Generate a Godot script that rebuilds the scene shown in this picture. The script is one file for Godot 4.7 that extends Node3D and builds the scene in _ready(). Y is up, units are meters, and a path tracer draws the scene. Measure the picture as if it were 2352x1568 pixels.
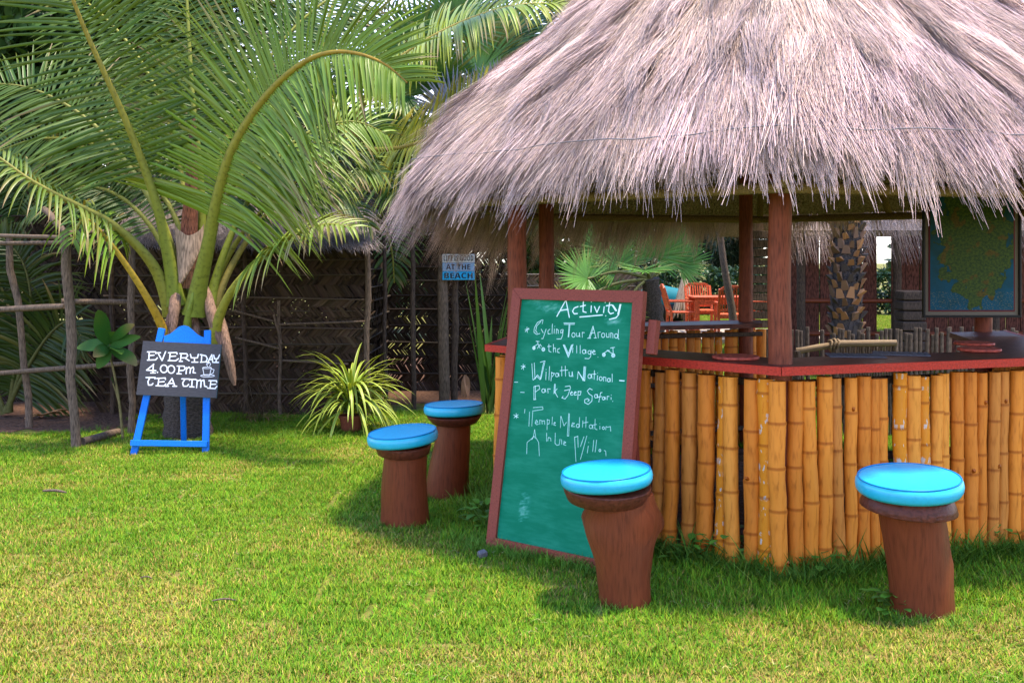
extends Node3D
# A thatched beach bar on a lawn. Photo pixels (2352 x 1568) are turned into directions; distances come from the ground or the thing that is touched.
const FOC := 2400.0
const HZ := 590.0
const EYE := 1.6
const HUT := Vector3(1.743, 0.0, -7.1)
const HUT_TURN := -12.0
var rng := RandomNumberGenerator.new()
var M := {}
var taken := {}
var noise := FastNoiseLite.new()


class MB:
	var v := PackedVector3Array()
	var n := PackedVector3Array()
	var u := PackedVector2Array()
	var c := PackedColorArray()
	var ix := PackedInt32Array()
	var col := Color(1, 1, 1)

	func p(pos: Vector3, nor: Vector3, uv := Vector2.ZERO) -> int:
		v.append(pos)
		n.append(nor)
		u.append(uv)
		c.append(col)
		return v.size() - 1

	func t(a: int, b: int, d: int) -> void:
		var g := (v[d] - v[a]).cross(v[b] - v[a])
		ix.append(a)
		if g.dot(n[a] + n[b] + n[d]) < 0.0:
			ix.append(d)
			ix.append(b)
		else:
			ix.append(b)
			ix.append(d)

	func q(a: int, b: int, d: int, e: int) -> void:
		t(a, b, d)
		t(a, d, e)

	func flat(pts: Array, away: Vector3, uvs := []) -> void:   # a flat polygon that faces along away
		var nor: Vector3 = (pts[1] - pts[0]).cross(pts[2] - pts[0]).normalized()
		if nor.dot(away) < 0.0:
			nor = -nor
		var first := v.size()
		for k in pts.size():
			p(pts[k], nor, uvs[k] if uvs.size() else Vector2.ZERO)
		for k in range(1, pts.size() - 1):
			t(first, first + k, first + k + 1)

	func box(x: Transform3D, size: Vector3, bev := 0.004) -> void:
		var h := size * 0.5
		bev = minf(bev, minf(h.x, minf(h.y, h.z)) * 0.45)
		var id := {}
		for sx in [-1, 1]:
			for sy in [-1, 1]:
				for sz in [-1, 1]:
					for ax in 3:
						var q3 := Vector3(sx * (h.x - bev), sy * (h.y - bev), sz * (h.z - bev))
						q3[ax] = [sx, sy, sz][ax] * h[ax]
						var nn := Vector3.ZERO
						nn[ax] = [sx, sy, sz][ax]
						var uv := Vector2(q3.x, q3.y) if ax == 2 else (Vector2(q3.z, q3.y) if ax == 0 else Vector2(q3.x, q3.z))
						id[Vector4i(sx, sy, sz, ax)] = p(x * q3, (x.basis * nn).normalized(), uv)
		for ax in 3:
			var a1 := (ax + 1) % 3
			var a2 := (ax + 2) % 3
			for s in [-1, 1]:
				var r := []
				for k in [[-1, -1], [1, -1], [1, 1], [-1, 1]]:
					var w := [0, 0, 0]
					w[ax] = s
					w[a1] = k[0]
					w[a2] = k[1]
					r.append(id[Vector4i(w[0], w[1], w[2], ax)])
				q(r[0], r[1], r[2], r[3])
			for s1 in [-1, 1]:
				for s2 in [-1, 1]:
					var r2 := []
					for s in [-1, 1]:
						var w := [0, 0, 0]
						w[ax] = s
						w[a1] = s1
						w[a2] = s2
						r2.append(id[Vector4i(w[0], w[1], w[2], a1)])
						r2.append(id[Vector4i(w[0], w[1], w[2], a2)])
					q(r2[0], r2[1], r2[3], r2[2])
		for sx in [-1, 1]:
			for sy in [-1, 1]:
				for sz in [-1, 1]:
					t(id[Vector4i(sx, sy, sz, 0)], id[Vector4i(sx, sy, sz, 1)], id[Vector4i(sx, sy, sz, 2)])

	func bar(a: Vector3, b: Vector3, w: float, d: float, face := Vector3.BACK, bev := 0.004) -> void:   # a beam from a to b, w across, d along face
		var y := (b - a).normalized()
		var z := (face - y * face.dot(y)).normalized()
		box(Transform3D(Basis(y.cross(z), y, z), (a + b) * 0.5), Vector3(w, a.distance_to(b), d), bev)

	func tube(pts: Array, rads: Array, sides := 8, caps := true, cols := [], wob := []) -> void:
		var m := pts.size()
		var side := Vector3.RIGHT
		var rows := []
		var run := 0.0
		for k in m:
			var tg: Vector3 = (pts[mini(k + 1, m - 1)] - pts[maxi(k - 1, 0)]).normalized()
			if k == 0 and absf(tg.dot(side)) > 0.9:
				side = Vector3.FORWARD
			side = (side - tg * side.dot(tg)).normalized()
			var bi := tg.cross(side)
			if k > 0:
				run += pts[k].distance_to(pts[k - 1])
			if cols.size():
				col = cols[k]
			var row := []
			for s in sides + 1:
				var a := TAU * (s % sides) / sides
				var o := side * cos(a) + bi * sin(a)
				var r: float = rads[k]
				if wob.size():
					r *= wob[k * sides + s % sides]
				row.append(p(pts[k] + o * r, o, Vector2(float(s) / sides, run)))
			rows.append(row)
			if k > 0:
				for s in sides:
					q(rows[k - 1][s], rows[k - 1][s + 1], row[s + 1], row[s])
		if caps:
			for e in [0, m - 1]:
				var away: Vector3 = (pts[0] - pts[1]) if e == 0 else (pts[m - 1] - pts[m - 2])
				away = away.normalized()
				var ctr := p(pts[e], away)
				var ring := []
				for s in sides + 1:
					ring.append(p(v[rows[e][s]], away))
				for s in sides:
					t(ctr, ring[s], ring[s + 1])

	func lathe(prof: Array, sides: int, x := Transform3D()) -> void:   # prof: [radius, height] from the bottom up
		var m := prof.size()
		var rows := []
		for k in m:
			var a: Vector2 = prof[maxi(k - 1, 0)]
			var b: Vector2 = prof[mini(k + 1, m - 1)]
			var d := (b - a).normalized()
			var row := []
			for s in sides + 1:
				var an := TAU * s / sides
				var o := Vector3(cos(an), 0, sin(an))
				var nn := (o * d.y - Vector3.UP * d.x).normalized()
				row.append(p(x * (o * prof[k].x + Vector3.UP * prof[k].y), (x.basis * nn).normalized(), Vector2(float(s) / sides, prof[k].y)))
			rows.append(row)
			if k > 0:
				for s in sides:
					q(rows[k - 1][s], rows[k - 1][s + 1], row[s + 1], row[s])

	func leaf(p0: Vector3, dir: Vector3, length: float, w: float, waxis: Vector3, droop: float, segs: int, fold: float, c0: Color, c1: Color, c2: Color, broad := false) -> void:
		var pos := p0
		var d := dir.normalized()
		var seg := length / segs
		var last := []
		for k in segs + 1:
			var s := float(k) / segs
			var wid := w * (minf(1.0, s * 5.0 + 0.3) * (1.0 - s * s * s) + 0.02)
			if broad:
				wid = w * (pow(sin(PI * clampf(s * 0.92 + 0.05, 0.0, 1.0)), 0.8) + 0.01)
			var wa := (waxis - d * waxis.dot(d)).normalized()
			var nn := d.cross(wa)
			if nn.y < 0.0:
				nn = -nn
			col = c0.lerp(c1, s * 2.0) if s < 0.5 else c1.lerp(c2, s * 2.0 - 1.0)
			var row := [p(pos - wa * wid * 0.5 + nn * fold * wid, (nn + wa * fold * 1.6).normalized(), Vector2(0, s)), p(pos, nn, Vector2(0.5, s)), p(pos + wa * wid * 0.5 + nn * fold * wid, (nn - wa * fold * 1.6).normalized(), Vector2(1, s))]
			if k > 0:
				q(last[0], last[1], row[1], row[0])
				q(last[1], last[2], row[2], row[1])
			last = row
			pos += d * seg
			d = (d + Vector3.DOWN * droop).normalized()

	func blade(p0: Vector3, dir: Vector3, length: float, w: float, waxis: Vector3, droop: float, segs: int, c0: Color, c1: Color) -> void:   # a narrow flat strip
		var pos := p0
		var d := dir.normalized()
		var seg := length / segs
		var l0 := -1
		var l1 := -1
		for k in segs + 1:
			var s := float(k) / segs
			var wid := w * (1.0 - s * s * 0.9)
			var wa := (waxis - d * waxis.dot(d)).normalized()
			var nn := d.cross(wa)
			if nn.y < 0.0:
				nn = -nn
			col = c0.lerp(c1, s)
			var a := p(pos - wa * wid * 0.5, (nn - wa * 0.35).normalized(), Vector2(0, s))
			var b := p(pos + wa * wid * 0.5, (nn + wa * 0.35).normalized(), Vector2(1, s))
			if k > 0:
				q(l0, l1, b, a)
			l0 = a
			l1 = b
			pos += d * seg
			d = (d + Vector3.DOWN * droop).normalized()

	func mesh() -> ArrayMesh:
		var arr := []
		arr.resize(Mesh.ARRAY_MAX)
		arr[Mesh.ARRAY_VERTEX] = v
		arr[Mesh.ARRAY_NORMAL] = n
		arr[Mesh.ARRAY_TEX_UV] = u
		arr[Mesh.ARRAY_COLOR] = c
		arr[Mesh.ARRAY_INDEX] = ix
		var out := ArrayMesh.new()
		out.add_surface_from_arrays(Mesh.PRIMITIVE_TRIANGLES, arr)
		return out


func at(px: float, py: float, d: float) -> Vector3:
	return Vector3((px - 1176.0) / FOC * d, EYE - (py - HZ) / FOC * d, -d)

func gnd(px: float, py: float) -> Vector3:
	var g := at(px, py, FOC * EYE / (py - HZ))
	return Vector3(g.x, 0.0, g.z)

func onp(px: float, py: float, p0: Vector3, nor: Vector3) -> Vector3:   # where the line of sight meets a plane
	var eye := Vector3(0, EYE, 0)
	var ray := at(px, py, 1.0) - eye
	return eye + ray * (nor.dot(p0 - eye) / nor.dot(ray))

func rr(a: float, b: float) -> float:
	return rng.randf_range(a, b)

func pick(a: Array) -> Variant:
	return a[rng.randi() % a.size()]

func smooth(pts: Array, per := 5) -> Array:   # Catmull-Rom through the points
	var out := []
	var m := pts.size()
	for k in m - 1:
		var a: Vector3 = pts[maxi(k - 1, 0)]
		var b: Vector3 = pts[k]
		var c: Vector3 = pts[k + 1]
		var d: Vector3 = pts[mini(k + 2, m - 1)]
		for s in per:
			out.append(b.cubic_interpolate(c, a, d, float(s) / per))
	out.append(pts[m - 1])
	return out

func numbered(called: String) -> String:
	var k: int = taken.get(called, 0)
	taken[called] = k + 1
	return called if k == 0 else "%s_%03d" % [called, k]

func tag(o: Node3D, label := "", category := "", group := "", kind := "") -> void:
	if label: o.set_meta("label", label)
	if category: o.set_meta("category", category)
	if group: o.set_meta("group", group)
	if kind: o.set_meta("kind", kind)

func thing(called: String, label: String, category: String, where := Vector3.ZERO, turn := 0.0, group := "") -> Node3D:
	var o := Node3D.new()
	o.name = numbered(called)
	add_child(o)
	o.position = where
	o.rotation.y = turn
	tag(o, label, category, group)
	return o

func part(parent: Node3D, called: String, mesh: Mesh, m: Material, x := Transform3D(), kind := "") -> MeshInstance3D:
	var o := MeshInstance3D.new()
	o.name = called
	o.mesh = mesh
	o.material_override = m
	o.transform = x
	parent.add_child(o, true)
	if kind: o.set_meta("kind", kind)
	return o

func struct(called: String, mesh: Mesh, m: Material) -> MeshInstance3D:
	var o := MeshInstance3D.new()
	o.name = numbered(called)
	o.mesh = mesh
	o.material_override = m
	add_child(o)
	o.set_meta("kind", "structure")
	return o

func many(parent: Node3D, called: String, mesh: Mesh, m: Material, where: Array, cols: Array) -> MultiMeshInstance3D:
	var mm := MultiMesh.new()
	mm.transform_format = MultiMesh.TRANSFORM_3D
	mm.use_colors = true
	mm.mesh = mesh
	mm.instance_count = where.size()
	for k in where.size():
		mm.set_instance_transform(k, where[k])
		mm.set_instance_color(k, cols[k])
	var o := MultiMeshInstance3D.new()
	o.name = called if parent != self else numbered(called)
	o.multimesh = mm
	o.material_override = m
	parent.add_child(o, true)
	o.set_meta("kind", "stuff")
	return o

func ntex(seed_: int, freq: float, stops: Array, octaves := 4, cellular := false) -> NoiseTexture2D:   # stops: [offset, grey or Color] ...
	var f := FastNoiseLite.new()
	f.seed = seed_
	f.frequency = freq
	f.fractal_octaves = octaves
	f.noise_type = FastNoiseLite.TYPE_CELLULAR if cellular else FastNoiseLite.TYPE_SIMPLEX_SMOOTH
	var g := Gradient.new()
	var offs := PackedFloat32Array()
	var cs := PackedColorArray()
	for s in stops:
		offs.append(s[0])
		cs.append(s[1] if s[1] is Color else Color(s[1], s[1], s[1]))
	g.offsets = offs
	g.colors = cs
	var tx := NoiseTexture2D.new()
	tx.width = 512
	tx.height = 512
	tx.seamless = true
	tx.noise = f
	tx.color_ramp = g
	return tx

func mat(called: String, base: Color, rough: float, tex: Texture2D = null, scale := Vector3.ONE, bump: Texture2D = null, depth := 0.0) -> StandardMaterial3D:   # base: linear
	var m := StandardMaterial3D.new()
	m.resource_name = called
	m.albedo_color = base.linear_to_srgb()
	m.roughness = rough
	m.metallic_specular = 0.3
	m.vertex_color_use_as_albedo = true
	if tex:
		m.albedo_texture = tex
		m.uv1_triplanar = true
		m.uv1_scale = scale
	if bump:
		m.heightmap_enabled = true
		m.heightmap_texture = bump
		m.heightmap_scale = depth
		m.uv1_triplanar = true
		m.uv1_scale = scale
	M[called] = m
	return m

func in_hex(x: float, z: float, r: float) -> bool:
	for k in 6:
		var a := deg_to_rad(HUT_TURN + 30.0 + 60.0 * k)
		if (x - HUT.x) * sin(a) + (z - HUT.z) * cos(a) > r * 0.866:
			return false
	return true

func hexv(k: int, r: float, y := 0.0) -> Vector3:   # a corner of the hut's plan, in the hut's own axes; 0 is the front corner, 1 the next to the right
	var a := deg_to_rad(HUT_TURN + 60.0 * k)
	return Vector3(sin(a) * r, y, cos(a) * r)


func _ready() -> void:
	rng.seed = 7
	var cam := Camera3D.new()
	cam.name = "camera"
	add_child(cam)
	cam.set_frustum(0.1 * 1568.0 / FOC, Vector2(0.0, -0.1 * (784.0 - HZ) / FOC), 0.1, 600.0)
	cam.position = Vector3(0, EYE, 0)
	cam.current = true
	var sky := ProceduralSkyMaterial.new()
	sky.sky_top_color = Color(0.45, 0.60, 0.86)
	sky.sky_horizon_color = Color(0.95, 0.93, 0.90)
	sky.sky_curve = 0.16
	sky.ground_bottom_color = Color(0.30, 0.33, 0.18)
	sky.ground_horizon_color = Color(0.60, 0.63, 0.55)
	var env := Environment.new()
	env.background_mode = Environment.BG_SKY
	env.sky = Sky.new()
	env.sky.sky_material = sky
	env.background_energy_multiplier = 2.25
	env.tonemap_mode = Environment.TONE_MAPPER_LINEAR
	env.tonemap_exposure = 2.05
	env.sdfgi_enabled = true
	env.ssao_enabled = true
	env.ssil_enabled = true
	var we := WorldEnvironment.new()
	we.name = "world_environment"
	we.environment = env
	add_child(we)
	var sun := DirectionalLight3D.new()
	sun.name = "sun"
	sun.light_color = Color(1.0, 0.95, 0.86)
	sun.light_energy = 1.6
	sun.light_angular_distance = 4.0
	sun.shadow_enabled = true
	add_child(sun)
	sun.basis = Basis.looking_at(-Vector3(0.37, 1.8, 0.02).normalized(), Vector3.FORWARD)
	noise.seed = 11
	noise.frequency = 0.6

	materials()
	ground_and_paths()
	bar_hut()
	shed()
	back_of_garden()
	palms()
	stools()
	chalkboard()
	easel()
	counter_things()
	plants()
	far_terrace()
	small_things()
	lawn()


func materials() -> void:
	var blotch := ntex(1, 0.012, [[0.0, 0.55], [0.5, 0.85], [1.0, 1.0]])
	var fine := ntex(2, 0.05, [[0.0, 0.6], [0.55, 0.9], [1.0, 1.0]], 5)
	var streak := ntex(3, 0.02, [[0.0, 0.35], [0.35, 0.7], [0.7, 0.95], [1.0, 1.0]], 5)
	var bumps := ntex(4, 0.03, [[0.0, 0.0], [1.0, 1.0]], 5)
	var peel := ntex(5, 0.014, [[0.0, Color(0.80, 0.74, 0.70)], [0.30, Color(0.92, 0.86, 0.82)], [0.40, Color(1, 1, 1)], [0.66, Color(1, 1, 1)], [0.70, Color(1.0, 1.0, 1.0)], [1.0, Color(0.9, 0.86, 0.8)]], 5)
	var flake := ntex(6, 0.017, [[0.0, Color(0.84, 0.46, 0.08)], [0.28, Color(0.93, 0.58, 0.15)], [0.745, Color(0.92, 0.56, 0.12)], [0.75, Color(0.86, 0.80, 0.74)], [1.0, Color(0.80, 0.78, 0.77)]], 5)
	M.blotch = blotch
	M.fine = fine
	M.streak = streak
	M.bumps = bumps
	var earth := ntex(8, 0.02, [[0.0, Color(0.36, 0.40, 0.14)], [0.45, Color(0.50, 0.50, 0.20)], [0.7, Color(0.62, 0.55, 0.30)], [1.0, Color(0.50, 0.42, 0.26)]], 6)
	var g := mat("earth", Color(0.55, 0.55, 0.5), 0.95, earth, Vector3(0.4, 0.4, 0.4), bumps, 2.0)
	g.uv1_world_triplanar = true
	g = mat("soil", Color(0.13, 0.065, 0.038), 0.95, fine, Vector3(0.9, 0.9, 0.9), bumps, 2.5)
	g.uv1_world_triplanar = true
	mat("sand", Color(0.42, 0.33, 0.24), 0.95, fine, Vector3(0.5, 0.5, 0.5), bumps, 1.0)
	var gr := mat("grass", Color(1, 1, 1), 0.85)
	gr.backlight_enabled = true
	gr.backlight = Color(0.55, 0.55, 0.3)
	var lf := mat("palm_leaf", Color(1, 1, 1), 0.42)
	lf.backlight_enabled = true
	lf.backlight = Color(0.6, 0.55, 0.2)
	lf.metallic_specular = 0.36
	var bl := mat("broad_leaf", Color(1, 1, 1), 0.6, fine, Vector3(6, 6, 6))
	bl.backlight_enabled = true
	bl.backlight = Color(0.4, 0.45, 0.2)
	mat("rachis", Color(1, 1, 1), 0.5, ntex(9, 0.02, [[0.0, 0.55], [0.4, 0.92], [1.0, 1.0]], 5), Vector3(2, 2, 2))
	mat("bark", Color(0.16, 0.12, 0.095), 0.9, streak, Vector3(3, 6, 3), bumps, 3.0)
	mat("fibre", Color(0.38, 0.22, 0.14), 0.9, streak, Vector3(8, 1.2, 8), bumps, 1.0)
	mat("straw", Color(1, 1, 1), 0.8)
	mat("straw_under", Color(0.52, 0.385, 0.31), 0.95, streak, Vector3(4, 4, 4), bumps, 3.0)
	mat("dry_weave", Color(1, 1, 1), 0.85)
	mat("post_red", Color(0.26, 0.062, 0.028), 0.5, ntex(32, 0.02, [[0.0, 0.5], [0.4, 0.82], [1.0, 1.0]], 5), Vector3(7, 0.8, 7), streak, 0.3)
	mat("trunk_red", Color(0.165, 0.037, 0.013), 0.42, ntex(31, 0.02, [[0.0, 0.74], [0.4, 0.92], [1.0, 1.0]], 5), Vector3(6, 0.7, 6), streak, 0.2)
	mat("collar_red", Color(0.135, 0.035, 0.019), 0.4, blotch, Vector3(5, 5, 5), streak, 0.3)
	mat("counter_wood", Color(0.14, 0.042, 0.028), 0.35, streak, Vector3(1.0, 6, 6), streak, 0.25)
	mat("edge_red", Color(0.56, 0.042, 0.022), 0.45, fine, Vector3(3, 3, 3), bumps, 0.15)
	mat("pole_grey", Color(0.20, 0.135, 0.09), 0.85, streak, Vector3(10, 1.2, 10), streak, 0.7)
	mat("pole_dark", Color(0.11, 0.072, 0.05), 0.85, streak, Vector3(10, 1.2, 10), streak, 0.7)
	mat("pole_yellow", Color(0.30, 0.20, 0.085), 0.8, streak, Vector3(10, 10, 10), streak, 0.5)
	var stain := ntex(12, 0.02, [[0.0, Color(0.62, 0.54, 0.44)], [0.2, Color(0.88, 0.84, 0.76)], [0.4, Color(0.98, 0.96, 0.92)], [1.0, Color(1, 1, 1)]], 5)
	var hues := [Color(0.71, 0.24, 0.030), Color(0.62, 0.195, 0.024), Color(0.75, 0.285, 0.042), Color(0.55, 0.20, 0.036)]
	for k in 4:
		mat("bamboo_%d" % k, hues[k], 0.45, stain, Vector3(3.4, 0.55, 3.4), bumps, 0.10)
	mat("bamboo_flaked", Color(0.78, 0.78, 0.78), 0.5, flake, Vector3(3.0, 1.2, 3.0), bumps, 0.15)
	mat("board_frame", Color(0.25, 0.050, 0.030), 0.5, ntex(33, 0.03, [[0.0, 0.75], [0.4, 0.93], [1.0, 1.0]], 5), Vector3(5, 5, 5), streak, 0.12)
	var vin := mat("vinyl", Color(0.015, 0.40, 0.56), 0.36, ntex(14, 0.02, [[0.0, 0.92], [0.5, 0.98], [1.0, 1.0]], 4), Vector3(3, 3, 3), bumps, 0.04)
	vin.metallic_specular = 0.5
	mat("piping", Color(0.004, 0.16, 0.34), 0.4)
	mat("easel_blue", Color(0.006, 0.19, 0.74), 0.5, ntex(41, 0.03, [[0.0, 0.5], [0.3, 0.86], [0.6, 0.97], [1.0, 1.0]], 5), Vector3(6, 6, 6), streak, 0.15)
	mat("terracotta", Color(0.28, 0.085, 0.045), 0.8, fine, Vector3(3, 3, 3))
	mat("orange_wood", Color(0.78, 0.135, 0.04), 0.45, blotch, Vector3(3, 3, 3))
	mat("wire", Color(0.17, 0.15, 0.15), 0.5)
	mat("black_frame", Color(0.012, 0.011, 0.011), 0.4)
	mat("pale_mount", Color(0.15, 0.13, 0.10), 0.7)
	mat("dark_red", Color(0.12, 0.012, 0.018), 0.6)
	mat("mat_grey", Color(0.13, 0.13, 0.15), 0.55, fine, Vector3(14, 14, 14))
	mat("disc_red", Color(0.55, 0.10, 0.06), 0.5, streak, Vector3(3, 3, 3))
	mat("hut_wall", Color(0.15, 0.05, 0.033), 0.8, streak, Vector3(4, 1, 4))
	mat("stone", Color(0.16, 0.14, 0.14), 0.9, fine, Vector3(6, 6, 6))
	mat("tarp", Color(0.006, 0.13, 0.15), 0.7)
	mat("plain", Color(1, 1, 1), 0.7)
	mat("rope", Color(0.40, 0.28, 0.17), 0.9, fine, Vector3(12, 12, 12), bumps, 0.8)


func ground_and_paths() -> void:
	var m := MB.new()
	m.flat([Vector3(-150, 0, 40), Vector3(150, 0, 40), Vector3(150, 0, -250), Vector3(-150, 0, -250)], Vector3.UP)
	struct("ground", m.mesh(), M.earth)
	# bare soil under the palms, along the fence and the shed
	m = MB.new()
	var edge := []
	var near := [[-700, 985], [-300, 1010], [0, 1000], [60, 985], [130, 1000], [200, 1006], [270, 990], [330, 962], [420, 970], [520, 955], [600, 945], [700, 948], [780, 942], [900, 930], [1010, 925], [1110, 930]]
	for a in near:
		edge.append(gnd(a[0], a[1]) + Vector3.UP * 0.004)
	for k in edge.size() - 1:
		var a: Vector3 = edge[k]
		var b: Vector3 = edge[k + 1]
		m.flat([a, b, Vector3(b.x * 1.2, 0.004, -17), Vector3(a.x * 1.2, 0.004, -17)], Vector3.UP)
	struct("soil", m.mesh(), M.soil)
	# the floor inside the bar
	m = MB.new()
	var hexa := []
	for k in 6:
		hexa.append(HUT + hexv(k, 1.84, 0.004))
	m.flat(hexa, Vector3.UP)
	struct("bar_floor", m.mesh(), M.soil)
	# the paved terrace behind the bar
	m = MB.new()
	var top := []
	for k in 28:
		var a := TAU * k / 28
		top.append(Vector3(4.3 + cos(a) * 2.6, 0.09, -20.6 + sin(a) * 1.5))
	m.flat(top, Vector3.UP)
	for k in 28:
		var a: Vector3 = top[k]
		var b: Vector3 = top[(k + 1) % 28]
		m.flat([a, b, b - Vector3.UP * 0.1, a - Vector3.UP * 0.1], (a + b) * 0.5 - Vector3(4.3, 0.09, -20.6))
	struct("terrace", m.mesh(), M.sand)


const PROF := [[2.40, 2.03], [2.22, 2.29], [1.94, 2.62], [1.52, 3.0], [1.13, 3.37], [0.6, 3.92], [0.05, 4.45]]

func roof_at(a: float, s: float, inset := 0.0) -> Vector3:   # s runs from the eave (0) to the peak (1)
	var f := clampf(s, 0.0, 0.9999) * (PROF.size() - 1)
	var k := int(f)
	f -= k
	var r: float = lerpf(PROF[k][0], PROF[k + 1][0], f)
	var h: float = lerpf(PROF[k][1], PROF[k + 1][1], f)
	var off: float = absf(fposmod(rad_to_deg(a) - HUT_TURN + 30.0, 60.0) - 30.0)
	var hexa := 0.866 / cos(deg_to_rad(30.0 - off))
	r *= lerpf(0.95, hexa, 0.72) * 1.055
	return Vector3(sin(a) * (r - inset), h - inset * 0.7, cos(a) * (r - inset))

func bamboo_mesh(h: float, r: float, bend: float) -> ArrayMesh:
	var m := MB.new()
	var pts := []
	var rads := []
	var cols := []
	var y := 0.0
	var off := Vector2(0, 0)
	var w := Color(1, 1, 1)
	var scar := Color(0.62, 0.50, 0.42)
	pts.append(Vector3(0, 0, 0)); rads.append(r); cols.append(w)
	var nodes := []
	y = rr(0.06, 0.26)
	while y < h - 0.05:
		off += Vector2(rr(-bend, bend), rr(-bend, bend) * 0.6)
		var b := Vector3(off.x, y, off.y)
		nodes.append(b)
		for e in [[-0.06, 0.97, w], [-0.014, 1.0, w], [-0.004, 1.075, scar], [0.003, 1.05, scar], [0.009, 0.955, w], [0.07, 0.955, w]]:
			pts.append(b + Vector3(0, e[0], 0)); rads.append(r * e[1] * rr(0.985, 1.015)); cols.append(e[2])
		y += rr(0.20, 0.31)
	pts.append(Vector3(off.x, h, off.y)); rads.append(r * 0.97); cols.append(w)
	var ok := [0]
	for k in range(1, pts.size()):
		if pts[k].y > pts[ok[-1]].y + 0.002:
			ok.append(k)
	m.tube(ok.map(func(k): return pts[k]), ok.map(func(k): return rads[k]), 10, true, ok.map(func(k): return cols[k]))
	m.col = scar
	for b in nodes:
		if rng.randf() < 0.14:   # where a side branch was cut off
			var a := rr(-0.9, 0.9)
			var o := Vector3(sin(a), 0.25, cos(a)).normalized()
			m.tube([b + Vector3(0, 0.008, 0) + o * r * 0.8, b + Vector3(0, 0.014, 0) + o * r * 1.22], [0.013, 0.008], 6)
	return m.mesh()

func straw_tuft(count: int, spread: float, length: float, gather: float, curl: float) -> MB:   # y runs down the roof, z stands off it
	var m := MB.new()
	for k in count:
		var x := rr(-1, 1) * spread
		var start := Vector3(x, rr(-0.06, 0.10), rr(-0.012, 0.016))
		var l := length * rr(0.6, 1.08)
		var tip := Vector3(x * gather + rr(-0.03, 0.03), start.y + l, start.z + rr(-0.012, 0.034))
		var d := (tip - start).normalized()
		var tone := rr(0.55, 1.12) if rng.randf() < 0.86 else rr(0.28, 0.5)
		var c := Color(tone * rr(0.96, 1.04), tone * rr(0.93, 1.02), tone * rr(0.88, 1.04))
		var wa := Vector3(1, 0, rr(-0.5, 0.5)).normalized()
		var pos := start
		var l0 := -1
		var l1 := -1
		var segs := 2
		for q in segs + 1:
			var s := float(q) / segs
			var w := rr(0.0021, 0.0036) * (1.0 - s * 0.55)
			m.col = c
			var nn := d.cross(wa).normalized()
			if nn.z < 0.0:
				nn = -nn
			var a := m.p(pos - wa * w * 0.5, (nn - wa * 0.5).normalized())
			var b := m.p(pos + wa * w * 0.5, (nn + wa * 0.5).normalized())
			if q > 0:
				m.q(l0, l1, b, a)
			l0 = a
			l1 = b
			pos += d * l / segs
			d = (d + Vector3(rr(-curl, curl), 0, rr(-curl, curl) * 0.6)).normalized()
	return m

func straw_mesh(tufts: Array, laid: Array) -> ArrayMesh:   # laid: [which tuft, where, colour]; all are joined into one mesh
	var out := MB.new()
	for e in laid:
		var tf: MB = tufts[e[0]]
		var x: Transform3D = e[1]
		var k := out.v.size()
		out.v.append_array(x * tf.v)
		out.n.append_array(Transform3D(x.basis.orthonormalized(), Vector3.ZERO) * tf.n)
		out.u.append_array(tf.u)
		for i in tf.ix:
			out.ix.append(i + k)
		var tint: Color = e[2]
		for c in tf.c:
			out.c.append(c * tint)
	return out.mesh()

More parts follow.
